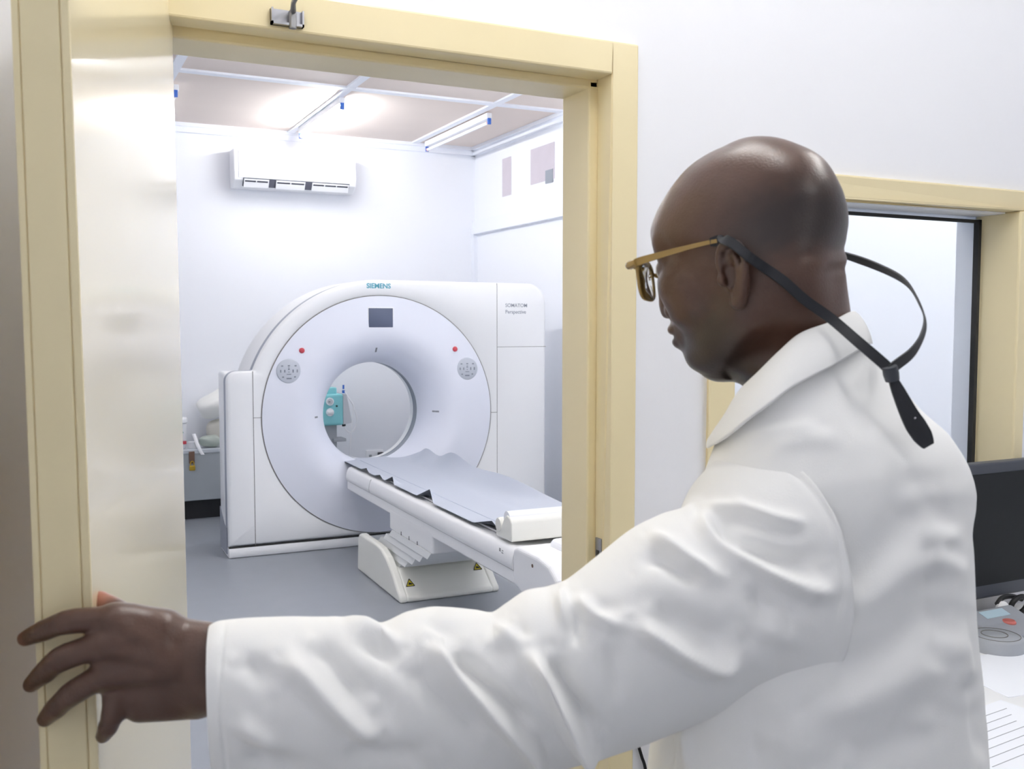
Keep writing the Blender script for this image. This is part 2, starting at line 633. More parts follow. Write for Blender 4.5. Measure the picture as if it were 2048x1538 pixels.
gS = 'fluorescent battens on the scanner room ceiling'
batten(0.9, 7.07, 8.30, ZC - 0.013, False, 'unlit fluorescent batten at the scanner ceiling edge beside the open door leaf', gS)
batten(2.03, 6.95, 8.18, ZC - 0.013, 2, 'glaring lit fluorescent batten above the air conditioner', gS)
batten(3.20, 6.96, 8.30, ZC - 0.013, False, 'unlit fluorescent batten in front of the wall with the patches', gS)
for bx, by, lb_ in ((0.9, 4.6, 'lit batten added out of view in the middle row over the floor by the hinge side'), (2.03, 4.6, 'lit batten of the middle row over the patient table'), (3.2, 4.6, 'lit batten added out of view in the middle row by the wall with the patches'),
                    (0.9, 2.3, 'lit batten added out of view just inside the doorway'), (2.03, 2.3, 'lit batten added out of view behind the door wall'), (3.2, 2.3, 'lit batten added out of view behind the observation window')):  # unseen battens added to brighten the scanner room, except the one over the table
    batten(bx, by, by + 1.23, ZC - 0.013, True, lb_, gS)
gC = 'fluorescent battens on the control room ceiling'
batten(1.95, 0.05, 1.28, ZK, True, 'lit batten over the control desk', gC, True)
batten(0.70, 0.25, 1.48, ZK, True, 'lit batten above the man', gC, True)
batten(1.5, -1.9, -0.67, ZK, 2, 'dim fill batten added out of view at the rear of the control room', gC, True)  # rear batten added as fill for surfaces facing the camera

# ---------------------------------------------------------------- CT gantry
G0 = onz(457, 1118, 0)
GA = math.radians(-1.0)
gan = empty('ct_scanner', G0, GA)
tag(gan, 'white ring shaped CT scanner gantry standing in front of the back wall', 'CT scanner')
RC = (1.066, 0.92)
RR = 0.836


def arc(cx, cz, r, a0, a1, n):
    return [(cx + r * math.cos(math.radians(a0 + (a1 - a0) * i / n)), cz + r * math.sin(math.radians(a0 + (a1 - a0) * i / n))) for i in range(n + 1)]


def outline(wing=True):
    p = [(0.004, 0.075), (0.004, 0.6), (0.006, 1.0)] if wing else [(0.13, 0.075)]
    if wing:
        p += arc(0.075, 1.175, 0.069, 178, 92, 8) + [(0.172, 1.2455)]
    a_start = 160.5 if wing else 175
    p += arc(RC[0], RC[1], 0.945, a_start, 90, 30)
    p += [(2.215, 1.858)] + arc(2.215, 1.712, 0.146, 88, 2, 8) + [(2.361, 0.075)]
    return p


def radial(poly, c, n=720):
    P = np.array(poly)
    Q = np.roll(P, -1, 0)
    r = np.zeros(n)
    for k in range(n):
        t = 2 * math.pi * k / n
        d = np.array([math.cos(t), math.sin(t)])
        best = 0
        for a, b in zip(P, Q):
            e = b - a
            den = d[0] * e[1] - d[1] * e[0]
            if abs(den) < 1e-9:
                continue
            ac = a - np.array(c)
            s = (ac[0] * e[1] - ac[1] * e[0]) / den
            u = (ac[0] * d[1] - ac[1] * d[0]) / den
            if s > 0 and -1e-6 <= u <= 1 + 1e-6:
                best = max(best, s)
        r[k] = best
    return r


def polar_shell(poly, sections, c=RC, n=720):
    """sections: list of (kind, value, v): 'o' = outline inset by value, 'c' = circle radius value"""
    ro = radial(poly, c, n)
    th = 2 * np.pi * np.arange(n) / n
    P = np.array(poly)
    rows = []
    for kind, val, v in sections:
        r = (ro - val) if kind == 'o' else np.full(n, val)
        if kind == 'o':
            r = np.maximum(r, RR + 0.002)
        rows.append(np.stack([c[0] + r * np.cos(th), np.full(n, v), c[1] + r * np.sin(th)], -1))
    mb = MB()
    mb.grid(np.array(rows), closed_v=True)
    return mb


pw = outline(True)
pn = outline(False)
polar_shell(pw, [('c', RR, 0.08), ('c', RR, 0.004), ('c', RR + 0.004, 0.0), ('o', 0.030, 0.0), ('o', 0.014, 0.004), ('o', 0.004, 0.014), ('o', 0, 0.026), ('o', 0, 0.042), ('o', 0.03, 0.046)]).build('front_cover', m_gant, gan, angle=50)
polar_shell(pw, [('o', 0.03, 0.040), ('o', 0.001, 0.042), ('o', 0.001, 0.125), ('o', 0.03, 0.13)]).build('side_stripe', m_stripe, gan)
rb = polar_shell(pn, [('o', 0.02, 0.12), ('o', 0.0, 0.125), ('o', 0.0, 0.55), ('o', 0.03, 0.62), ('c', RR - 0.2, 0.62)])
rb.box(0.002, 0.3, 0.120, 0.33, 0.02, 1.235, 0.022)
rb.build('rear_body', m_gant, gan, angle=50)


def funnel_v(r):
    if r >= 0.62:
        return -0.004 - 0.010 * max(0.0, 1 - (r - 0.62) / 0.21)
    t = min(1.0, (0.62 - r) / 0.26)
    return -0.014 + 0.30 * (1 - math.sqrt(max(0, 1 - t ** 2.2)))


prof = [(RR - 0.003, 0.03)] + [(r, funnel_v(r)) for r in np.linspace(RR - 0.003, 0.62, 8)]
prof += [(0.62 - 0.26 * math.sin(a), funnel_v(0.62 - 0.26 * math.sin(a))) for a in np.linspace(0.05, math.pi / 2, 30)]
RB = 0.36
RCv = (RC[0], 0, RC[1])
MB().lathe(prof, RCv, 'y', 160).build('ring_cover', m_gant2, gan, angle=60)
MB().lathe([(RB, 0.286), (RB + 0.004, 0.288), (RB + 0.004, 0.368), (RB, 0.370)], RCv, 'y', 128).build('scan_slit', mat('slit_grey', (140, 146, 156), 0.4), gan)
MB().lathe([(RB, 0.370), (RB, 0.42), (RB + 0.002, 0.44), (RB + 0.02, 0.50), (RB + 0.10, 0.60), (RB + 0.28, 0.62)], RCv, 'y', 128).build('bore_liner', m_gant, gan, angle=60)
bs = MB()
bp = [(-0.012, 0.0), (-0.004, 0.03), (0.0, 0.066), (0.6, 0.066), (0.6, 0.0)]
vs = []
prf = [(-0.004, 0.004), (-0.010, 0.016), (-0.010, 0.045), (-0.002, 0.066), (0.33, 0.066), (0.33, 0.004)]
bs.prism(prf, 0, 0.004, 2.358)
bs.box(0.2, 2.3, 0.3, 0.58, 0.0, 0.1)
bs.build('base_plinth', m_gant, gan, angle=50)
MB().box(0.02, 2.34, 0.01, 0.32, 0.0, 0.006).build('foot_pad', m_blk, gan, False)
# grey skirt on the left flank
sk = MB()
sk.prism([(0.055, 0.02), (0.33, 0.02), (0.33, 0.30), (0.13, 0.20), (0.055, 0.20)], 0, -0.002, 0.004)
sk.build('side_skirt', mat('skirt_grey', (150, 154, 164), 0.5), gan, False)
gp_ = MB()
e = 0.0012
for (u0, u1, z0, z1) in ((0.1755, 0.1795, 0.075, 1.243), (1.9525, 1.9555, 0.075, 1.855), (1.955, 2.358, 1.3855, 1.3885), (0.177, 0.232, 0.9315, 0.9345), (1.902, 1.954, 0.9015, 0.9045)):
    MB().box(u0, u1, -e, 0.004, z0, z1).build('panel_gap', m_gap, gan, False)
MB().box(0.004, 2.358, -0.0035, 0.01, 0.0685, 0.0745).build('plinth_gap', m_gapd, gan, False)
MB().lathe([(RR - 0.0035, -0.0030), (RR - 0.0035, -0.0046), (RR + 0.0015, -0.0026), (RR + 0.0015, 0.002)], RCv, 'y', 160).build('ring_gap', m_gap, gan)
so = MB().box(0.972, 1.148, funnel_v(0.7) - 0.004, 0.01, 1.532, 1.667, 0.002).build('display_screen', m_screen, gan)
MB().box(0.966, 1.154, funnel_v(0.7) - 0.0015, 0.012, 1.526, 1.673, 0.002).build('bezel', m_gant, so)
for u, z in ((0.4147, 1.2405), (1.7098, 1.232)):
    v0 = funnel_v(0.75)
    k = MB().lathe([(0.0, v0 - 0.006), (0.076, v0 - 0.006), (0.082, v0 - 0.003), (0.083, v0 + 0.01)], (u, 0, z), 'y', 64).build('control_pad', m_pad, gan, angle=60)
    for (du, dz, sw, sh) in ((-0.045, 0.035, .014, .008), (0, 0.036, .014, .008), (0.045, 0.035, .014, .008), (-0.055, 0, .008, .018), (-0.028, 0, .008, .018), (0.028, 0, .008, .02), (0.056, 0, .008, .02),
                             (0, 0.012, .012, .008), (0, -0.006, .006, .006), (0, -0.022, .03, .005), (-0.04, -0.04, .012, .008), (0.04, -0.04, .012, .008), (0, -0.05, .034, .009), (0, 0.022, .01, .004)):
        MB().box(u + du - sw / 2, u + du + sw / 2, v0 - 0.0072, v0 - 0.005, z + dz - sh / 2, z + dz + sh / 2).build('keypad_symbol', m_padk, k, False)
for u, z in ((0.5044, 1.3776), (1.6163, 1.3755)):
    v0 = funnel_v(0.73)
    MB().lathe([(0.0, v0 - 0.014), (0.012, v0 - 0.012), (0.0185, v0 - 0.006), (0.019, v0 + 0.01)], (u, 0, z), 'y', 32).build('stop_button', m_red, gan, angle=60)
for ang, rr, ln in ((93, 0.455, 0.032), (180.5, 0.455, 0.026), (0, 0.43, 0.036)):
    a = math.radians(ang)
    mk = MB()
    q = []
    for dr in (-ln / 2, ln / 2):
        for s in (-0.006, 0.006):
            r = rr + dr
            q.append((RC[0] + r * math.cos(a) - s * math.sin(a), funnel_v(r) - 0.0025, RC[1] + r * math.sin(a) + s * math.cos(a)))
    q2 = [(x, y + 0.012, z) for x, y, z in q]
    mk.add(q + q2, [(0, 1, 3, 2), (4, 6, 7, 5), (0, 4, 5, 1), (2, 3, 7, 6), (0, 2, 6, 4), (1, 5, 7, 3)])
    mk.build('laser_window', mat('laser_grey', (140, 142, 148), 0.4), gan, False)
text('maker_lettering', 'SIEMENS', 0.047, m_teal, gan, (0.9625, -0.0007, 1.806), off=0.0013, sx=1.0)
text('model_lettering', 'SOMATOM', 0.0375, m_grey, gan, (2.021, -0.0007, 1.682), off=0.0002, sx=0.98)
text('model_lettering', 'Perspective', 0.0375, m_grey, gan, (2.021, -0.0007, 1.634), off=0.0002, sx=0.98)

# ---------------------------------------------------------------- patient table (same axes as the gantry)
tab = empty('patient_table', G0, GA)
tag(tab, 'long ivory patient table sliding into the CT scanner', 'patient table')
# base: cheeks and sloped front
cheek = [(-0.62, 0.0), (-0.64, 0.20), (-0.66, 0.235), (-0.70, 0.245), (-1.02, 0.245), (-1.12, 0.238), (-1.22, 0.205), (-1.33, 0.14), (-1.43, 0.06), (-1.47, 0.03), (-1.475, 0.0)]
tb = MB()
tb.prism(cheek, 0, 0.70, 0.75)
tb.prism(cheek, 0, 1.26, 1.31)
front = [(-0.63, 0.0), (-0.63, 0.13), (-1.30, 0.155), (-1.44, 0.05), (-1.475, 0.03), (-1.475, 0.0)]
tb.prism(front, 0, 0.74, 1.27)
o = tb.build('base_housing', m_ivory, tab, False)
bev(o, 0.016, 4, 30)
# pleated bellows
bl = MB()
NP = 5
for i in range(NP):
    t = i / (NP - 1)
    za = 0.14 + (0.335 - 0.14) * i / NP
    zb = 0.14 + (0.335 - 0.14) * (i + 1) / NP - 0.006
    u0, u1 = 0.757 + 0.020 * t, 1.253 - 0.01 * t
    v0, v1 = -0.66 - 0.38 * t, -1.27 - 0.44 * t
    bl.add([(u0 - .0, v0, za), (u1, v0, za), (u1, v1, za), (u0 - .0, v1, za), (u0 + 0.012, v0 - 0.02, zb), (u1 - 0.012, v0 - 0.02, zb), (u1 - 0.012, v1 - 0.02, zb), (u0 + 0.012, v1 - 0.02, zb)],
           [(0, 1, 2, 3), (7, 6, 5, 4), (0, 4, 5, 1), (1, 5, 6, 2), (2, 6, 7, 3), (3, 7, 4, 0)])
bl.build('bellows', mat('bellows_grey_white', (222, 224, 224), 0.6), tab, False)
o = MB().box(0.795, 1.29, -1.74, -1.00, 0.325, 0.45).build('lift_carriage', m_tabw, tab, False)
bev(o, 0.012, 3)
for uv in ((-1.22,), (-1.36,), (-1.5,)):
    MB().box(0.7935, 0.796, uv[0] - 0.003, uv[0] + 0.003, 0.326, 0.35).build('carriage_slot', m_gapd, tab, False)
# slab: long frame with moulded side rail
prof = [(0.86, 0.415), (0.805, 0.415), (0.796, 0.425), (0.796, 0.478), (0.790, 0.484), (0.786, 0.505), (0.790, 0.53), (0.797, 0.555), (0.808, 0.569), (0.825, 0.574), (0.85, 0.570), (0.95, 0.560), (1.066, 0.556), (1.18, 0.560), (1.28, 0.570), (1.307, 0.574), (1.324, 0.569),
        (1.335, 0.555), (1.342, 0.53), (1.346, 0.505), (1.342, 0.484), (1.336, 0.478), (1.336, 0.425), (1.327, 0.415), (1.27, 0.415)]
o = MB().prism(prof, 1, -2.76, -0.06).build('table_frame', m_tabw, tab, angle=40)
top = MB()
tp = [(0.87, 0.572), (0.86, 0.586), (0.95, 0.575), (1.066, 0.571), (1.18, 0.575), (1.272, 0.586), (1.262, 0.572), (1.066, 0.559)]
top.prism(tp, 1, -2.55, 0.30)
top.build('sliding_top', m_gant, tab, angle=40)
m_rs = mat('rail_seam_grey', (170, 172, 172), 0.6)
MB().box(0.7945, 0.80, -2.76, -0.06, 0.4775, 0.4805).build('rail_seam', m_rs, tab, False)
MB().prism([(0.793, 0.481), (0.7888, 0.484), (0.785, 0.505), (0.789, 0.53), (0.796, 0.5555), (0.802, 0.566), (0.81, 0.55), (0.80, 0.49)], 1, -0.605, -0.600).build('rail_seam', m_rs, tab, False)
# foot end cap
cap = MB()
capp = [(-2.755, 0.415), (-2.755, 0.575), (-2.80, 0.592), (-3.00, 0.592), (-3.10, 0.575), (-3.17, 0.53), (-3.20, 0.47), (-3.20, 0.36), (-3.10, 0.345), (-2.95, 0.36), (-2.80, 0.41)]
cap.prism(capp, 0, 0.793, 1.339)
o = cap.build('end_cap', m_tabw, tab, False)
bev(o, 0.018, 4, 35)
o = MB().box(0.93, 1.36, -3.30, -2.83, 0.40, 0.625).build('foot_console', m_white, tab, False)
bev(o, 0.03, 4)
MB().cyl((0.792, -2.955, 0.543), (0.798, -2.955, 0.543), 0.008).build('cap_screw', m_brown, tab)
text('rating_mark', '\u2261 .::', 0.03, m_gapd, tab, (0.7855, -2.63, 0.535), rot=(math.pi / 2, 0, -math.pi / 2), ext=0.0004, off=0.0006)


def sticker(u, v, z, par, tilt, s=0.034):
    mb = MB()
    mb.prism([(-s * 0.6, 0), (s * 0.6, 0), (0, s * 1.05)], 1, 0, 0.001)
    so_ = mb.build('warning_sticker', m_yel, par, False)
    so_.location = (u, v, z)
    so_.rotation_euler = tilt
    k = MB()
    for a, b in (((-0.6, 0), (0.6, 0)), ((0.6, 0), (0, 1.05)), ((0, 1.05), (-0.6, 0))):
        k.tube([(a[0] * s, -0.0008, a[1] * s), (b[0] * s, -0.0008, b[1] * s)], 0.0022, 6)
    k.prism([(-0.25 * s, 0.2 * s), (0.32 * s, 0.2 * s), (0.32 * s, 0.32 * s), (-0.02 * s, 0.55 * s), (-0.15 * s, 0.5 * s)], 1, -0.001, 0.0005)
    k.build('warning_border', m_gapd, so_, False)
    return so_


sl = math.atan2(0.14, 0.105)
sticker(0.785, -1.408, 0.075, tab, (-(math.pi / 2 - sl), 0, 0), 0.042)
sticker(1.22, -1.36, 0.112, tab, (-(math.pi / 2 - sl), 0, 0), 0.042)
sticker(1.22, -3.202, 0.40, tab, (0, 0, 0), 0.05)

# ---- grey mat lying on the table, edges curling
def mat_pts():
    nv, nu = 160, 40
    P = np.zeros((nv, nu, 3))
    for i in range(nv):
        v = 0.32 - (0.32 + 2.62) * i / (nv - 1)
        for j in range(nu):
            s = j / (nu - 1)
            u = 0.822 + (1.345 - 0.822) * s
            if u < 0.9:
                z = 0.582 + 0.004 * (0.9 - u) / 0.08
            else:
                z = 0.576 + 0.010 * ((u - 1.066) / 0.2) ** 2
            z = max(z, 0.576 + 0.012 * ((u - 1.066) / 0.21) ** 2)
            # right side edge curls up in broad humps
            hum = 0.062 * math.exp(-((v + 0.22) / 0.17) ** 2) + 0.085 * math.exp(-((v + 0.72) / 0.26) ** 2) + 0.06 * math.exp(-((v + 1.5) / 0.6) ** 2) + 0.03
            if v > 0.02:
                hum *= max(0.0, 1 - (v - 0.02) / 0.2)
            z += hum * max(0, (s - 0.72) / 0.28) ** 1.6
            u2 = u - 0.25 * hum * max(0, (s - 0.72) / 0.28) ** 1.6
            # left edge lifts in small peaks
            pk = 0.0
            for vc, h, wv in ((-0.40, 0.018, 0.05), (-0.70, 0.016, 0.05), (-0.92, 0.036, 0.05), (-1.55, 0.055, 0.075), (-2.42, 0.04, 0.10)):
                pk += h * max(0, 1 - abs(v - vc) / (wv * 1.8))
            z += pk * max(0, (0.16 - s) / 0.16) ** 1.2
            u2 += 0.55 * pk * max(0, (0.16 - s) / 0.16) ** 1.2
            if i < 14 and s < 0.5:
                z += 0.0
            P[i, j] = (u2, v, z)
    return P


PM = mat_pts()
def sheet_shell(P, d):
    """closed thin sheet: P on top, P lowered by d below"""
    a_, b_ = P.shape[:2]
    Q = P - np.array([0, 0, d])
    mb_ = MB()
    mb_.grid(P)
    mb_.grid(Q)
    n_ = a_ * b_
    rim = [i * b_ for i in range(a_)] + [(a_ - 1) * b_ + j for j in range(1, b_)] + [i * b_ + b_ - 1 for i in range(a_ - 2, -1, -1)] + [j for j in range(b_ - 2, 0, -1)]
    for i, r in enumerate(rim):
        r2 = rim[(i + 1) % len(rim)]
        mb_.f.append((r, r2, r2 + n_, r + n_))
    return mb_


me_o = sheet_shell(PM, 0.0012).build('table_mat', m_mat, None, angle=70)
me_o.location = G0
me_o.rotation_euler = (0, 0, GA)
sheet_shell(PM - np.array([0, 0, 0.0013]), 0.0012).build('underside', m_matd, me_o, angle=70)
tag(me_o, 'blue grey vinyl mat with curling edges lying on the patient table', 'mat')
MB().tube([PM[i, 10] + np.array([0, 0, 0.0002]) for i in range(8, 150, 3)], 0.0018, 5).build('welt_line', mat('mat_line', (172, 180, 196), 0.6), me_o)

# ---- foot positioning block across the table
fb = empty('foot_support', G0 + np.array([0, 0, 0]), GA)
pr0 = [(-2.20, 0.605), (-2.20, 0.672), (-2.215, 0.70), (-2.245, 0.708), (-2.275, 0.695), (-2.295, 0.672), (-2.31, 0.692), (-2.33, 0.715), (-2.37, 0.735), (-2.42, 0.725), (-2.445, 0.70), (-2.45, 0.612), (-2.44, 0.605)]
pr1 = [(-2.53 + (a_ + 2.20) * 0.68, 0.588 + (b_ - 0.605) * 0.86) for a_, b_ in pr0]
o = MB().prism(pr1, 0, 0.815, 1.345).build('support_body', m_ivory, fb, angle=40)
bev(o, 0.005, 3, 50)
MB().cyl((0.822, -2.635, 0.682), (1.338, -2.635, 0.682), 0.034, n=40).build('roll', m_white, fb)
MB().cyl((0.811, -2.562, 0.643), (0.818, -2.562, 0.643), 0.03).build('end_plate', m_ivory, fb)
tag(fb, 'ivory roll holder block lying across the foot of the patient table', 'roll holder')

# ---------------------------------------------------------------- things along the back wall
ac = empty('air_conditioner', (1.50, YW, 2.69))
o = MB().prism([(0, 0.0), (0, 0.315), (-0.16, 0.315), (-0.19, 0.30), (-0.205, 0.12), (-0.19, 0.055), (-0.10, 0.0)], 0, 0.0, 1.04).build('body', m_white, ac, False)
bev(o, 0.012, 3)
MB().prism([(-0.185, 0.302), (-0.196, 0.295), (-0.2115, 0.12), (-0.2, 0.075), (-0.185, 0.12)], 0, 0.04, 1.0).build('front_panel', m_white, ac, angle=50)
m_out = mat('outlet_dark', (92, 94, 106), 0.7)
MB().prism([(-0.2075, 0.072), (-0.196, 0.074), (-0.15, 0.016), (-0.160, 0.008)], 0, 0.075, 0.975).build('outlet_slot', m_out, ac, False)
for x0, x1, nb_ in ((0.080, 0.285, 2), (0.345, 0.59, 2), (0.65, 0.97, 3)):
    lv = MB()
    for q in range(nb_ + 1):
        xa = x0 + (x1 - x0 - 0.008) * q / nb_
        lv.prism([(-0.2125, 0.060), (-0.206, 0.064), (-0.165, 0.010), (-0.172, 0.004)], 0, xa, xa + 0.008)
    lv.prism([(-0.2125, 0.062), (-0.206, 0.065), (-0.200, 0.056), (-0.207, 0.052)], 0, x0, x1)
    lv.prism([(-0.198, 0.040), (-0.190, 0.042), (-0.160, 0.006), (-0.172, 0.000)], 0, x0, x1)
    lv.build('louvre', m_white, ac, False)
tag(ac, 'white split air conditioner high on the back wall', 'air conditioner')

so = empty('wall_socket', (2.75, YW, 0.36))
MB().box(-0.085, 0.075, -0.012, 0, -0.05, 0.05, 0.003).build('face_plate', m_white, so)
MB().box(0.02, 0.07, -0.06, -0.012, -0.035, 0.03, 0.006).build('plug', mat('plug_black', (50, 50, 56), 0.5), so)
MB().box(-0.06, -0.035, -0.014, -0.011, -0.02, 0.01).build('socket_holes', m_mgrey, so, False)
tag(so, 'white wall socket with a black plug seen through the scanner bore', 'socket')

# turquoise suction / pump unit on a stand
pu = empty('medical_pump', (2.19, 8.12, 0))
o = MB().box(-0.16, 0.135, -0.10, 0.12, 0.70, 0.965).build('housing', m_cyan, pu, False)
bev(o, 0.02, 3)
MB().box(0.01, 0.09, -0.06, 0.04, 0.955, 1.02, 0.01).build('top_knob_block', m_cyan, pu)
o = MB().prism([(0.135, 0.705), (0.135, 0.965), (0.165, 0.96), (0.185, 0.86), (0.21, 0.715)], 1, -0.09, 0.10).build('canister', m_lgrey, pu)
MB().cyl((0.165, 0, 0.68), (0.165, 0, 0.71), 0.016).build('drain_plug', m_blk, pu)
MB().cyl((0.165, 0, 0.965), (0.165, 0, 0.99), 0.012).cyl((0.165, 0, 1.0), (0.165, 0, 1.035), 0.008).build('blue_tap', m_blue, pu)
for zz, kk in ((0.905, 'gauge'), (0.815, 'dial')):
    gg = MB().cyl((0.015, -0.118, zz), (0.015, -0.10, zz), 0.033, n=28).build(kk, m_white, pu)
    if kk == 'dial':
        MB().box(-0.012, 0.042, -0.140, -0.116, zz - 0.012, zz + 0.012, 0.004).build('knob', m_white, gg)
    else:
        MB().cyl((0.015, -0.1195, zz), (0.015, -0.1178, zz), 0.024).build('dial_face', m_lgrey, gg)
        MB().box(0.000, 0.016, -0.121, -0.119, zz - 0.004, zz + 0.001).build('needle', m_gapd, gg, False)
MB().cyl((0.075, -0.112, 0.865), (0.075, -0.10, 0.865), 0.007).build('switch', m_gapd, pu)
MB().box(-0.14, 0.09, -0.05, 0.09, 0.08, 0.70, 0.006).build('column', m_mgrey, pu)
MB().box(0.05, 0.16, -0.09, 0.06, 0.56, 0.585, 0.004).build('shelf', m_mgrey, pu)
MB().box(-0.20, 0.20, -0.16, 0.16, 0.05, 0.09, 0.01).build('base', m_mgrey, pu)
for sx in (-0.17, 0.17):
    for sy in (-0.13, 0.13):
        MB().cyl((sx - 0.012, sy, 0.026), (sx + 0.012, sy, 0.026), 0.026).build('castor', m_blk, pu)
hp = cr([(0.17, -0.02, 0.98), (0.21, -0.05, 0.9), (0.24, -0.05, 0.84), (0.262, -0.06, 0.74), (0.235, -0.07, 0.66), (0.19, -0.09, 0.635), (0.155, -0.095, 0.66), (0.15, -0.09, 0.69)], 60)
MB().tube(hp, 0.005, 8).build('hose', m_white, pu)
hp = cr([(0.20, -0.05, 0.92), (0.225, -0.09, 0.86), (0.21, -0.1, 0.76), (0.2, -0.09, 0.6), (0.185, -0.08, 0.4), (0.17, -0.07, 0.15)], 60)
MB().tube(hp, 0.0045, 8).build('hose', m_white, pu)
tag(pu, 'turquoise medical pump with dials on a grey stand seen through the bore', 'medical pump')

# steel trunk
tr = empty('storage_trunk', (1.25, 8.0, 0))
o = MB().box(-0.65, 0.65, 0, 0.45, 0.155, 0.535).build('body', m_trunk, tr, False)
bev(o, 0.006, 2)
o = MB().box(-0.655, 0.655, -0.008, 0.455, 0.53, 0.565).build('lid', mat('lid_steel', (200, 206, 212), 0.4, metal=0.2), tr, False)
bev(o, 0.006, 2)
for sx in (-0.6, 0.6):
    for sy in (0.05, 0.40):
        MB().box(sx - 0.03, sx + 0.03, sy - 0.03, sy + 0.03, 0, 0.156).build('foot', m_blk, tr, False)
MB().box(-0.19, -0.147, -0.014, -0.004, 0.455, 0.55, 0.002).build('hasp', m_brown, tr)
MB().box(-0.61, 0.61, 0.06, 0.40, 0.0, 0.154).build('plinth', m_blk, tr, False)
tag(tr, 'grey galvanised storage trunk on the floor between door leaf and scanner', 'trunk')
pd = empty('padlock', (1.25 - 0.168, 7.978, 0.43))
MB().box(-0.022, 0.022, -0.008, 0.008, -0.03, 0.01, 0.005).build('lock_body', m_brass, pd)
MB().tube(cr([(-0.013, 0, 0.008), (-0.013, 0, 0.03), (0, 0, 0.044), (0.013, 0, 0.03), (0.013, 0, 0.008)], 24), 0.004, 8).build('shackle', m_brass, pd)
tag(pd, 'small brass padlock hanging on the trunk hasp', 'padlock')
ZTOP = 0.565
bk = empty('bucket', (0.965, 8.12, ZTOP))
MB().lathe([(0.0, 0.0), (0.085, 0.0), (0.09, 0.01), (0.1, 0.2), (0.1, 0.21)], (0, 0, 0), 'z', 48).build('tub', m_white, bk, angle=50)
MB().lathe([(0.102, 0.205), (0.106, 0.21), (0.106, 0.235), (0.1, 0.245), (0.0, 0.248)], (0, 0, 0), 'z', 48).build('lid', m_white, bk, angle=50)
for a0, zz, hh in ((-100, 0.13, 0.012), (-80, 0.09, 0.02), (-60, 0.13, 0.01), (-95, 0.06, 0.012)):
    a = math.radians(a0)
    MB().box(0.101 * math.cos(a) - 0.012, 0.101 * math.cos(a) + 0.012, 0.101 * math.sin(a) - 0.003, 0.101 * math.sin(a) + 0.004, zz, zz + hh).build('label_print', mat('label_green', (120, 165, 150), 0.6), bk, False)
MB().box(0.055, 0.085, -0.08, -0.068, 0.04, 0.065).build('red_mark', m_red, bk, False)
tag(bk, 'white lidded plastic bucket on the trunk beside the door leaf', 'bucket')


def blob(name, c, r, m, seed, amp, parent=None, n=36, sq=0.6):
    rng = np.random.default_rng(seed)
    th = np.linspace(0, 2 * np.pi, n, endpoint=False)
    ph = np.linspace(-np.pi / 2, np.pi / 2, n // 2)
    ks = rng.normal(size=(6, 3)) * 3.0
    of = rng.uniform(0, 6, 6)
    P = np.zeros((n // 2, n, 3))
    sg = lambda x: np.sign(x) * np.abs(x) ** sq
    for i, p in enumerate(ph):
        for j, t in enumerate(th):
            d = np.array([sg(math.cos(p)) * sg(math.cos(t)), sg(math.cos(p)) * sg(math.sin(t)), sg(math.sin(p))])
            k = 1 + amp * sum(math.sin(ks[q] @ d + of[q]) for q in range(6)) / 3
            P[i, j] = np.array(c) + d * np.array(r) * k
    return MB().grid(P, closed_v=True).build(name, m, parent, angle=60)


tag(blob('folded_sheet', (1.42, 8.30, ZTOP + 0.108), (0.17, 0.12, 0.095), m_bagm, 3, 0.05), 'beige folded sheets piled on the trunk against the wall', 'folded sheet')
o = blob('pillow', (0, 0, 0), (0.22, 0.16, 0.085), m_cloth, 5, 0.07)
o.location = (1.38, 8.28, ZTOP + 0.36)
o.rotation_euler = (0.1, -0.45, 0.1)
tag(o, 'white pillow slumped on top of the folded sheets on the trunk', 'pillow')
o = blob('plastic_packet', (1.235, 8.08, ZTOP + 0.052), (0.08, 0.06, 0.042), m_plast, 8, 0.12)
tag(o, 'crumpled pale green plastic packet on the trunk lid', 'packet')
o = MB()
sp_ = [(1.115, 8.10, ZTOP + 0.11), (1.12, 8.05, ZTOP + 0.08), (1.13, 8.0, ZTOP + 0.03), (1.15, 7.985, ZTOP - 0.02), (1.165, 7.982, ZTOP - 0.045)]
sp_ = cr(sp_, 20)
o.grid(np.array([[p + np.array([-0.014, 0, 0]), p + np.array([0.014, 0, 0.002])] for p in sp_]))
o = o.build('paper_strip', m_white)
md = o.modifiers.new('thick', 'SOLIDIFY')
md.thickness = 0.003
tag(o, 'white paper strip bent over the front edge of the trunk lid', 'paper strip')
o = MB().cyl((1.10, 8.10, ZTOP), (1.10, 8.10, ZTOP + 0.05), 0.033, n=32).build('tape_roll', m_white)
tag(o, 'small white tape roll beside the bucket on the trunk', 'tape roll')

# ---------------------------------------------------------------- control desk
ZD = 0.84
dk = empty('control_desk', (1.2, 1.655, 0))
o = MB().box(0.05, 2.4, -0.85, 0, ZD - 0.03, ZD).build('desktop', m_desk, dk, False)
bev(o, 0.004, 2)
for x0 in (0.08, 2.34):
    MB().box(x0, x0 + 0.03, -0.80, -0.02, 0.0, ZD - 0.03).build('leg_panel', m_desk, dk, False)
MB().box(0.11, 2.34, -0.05, -0.03, 0.25, ZD - 0.03).build('modesty_panel', m_desk, dk, False)
tag(dk, 'white control desk under the observation window behind the man', 'desk')
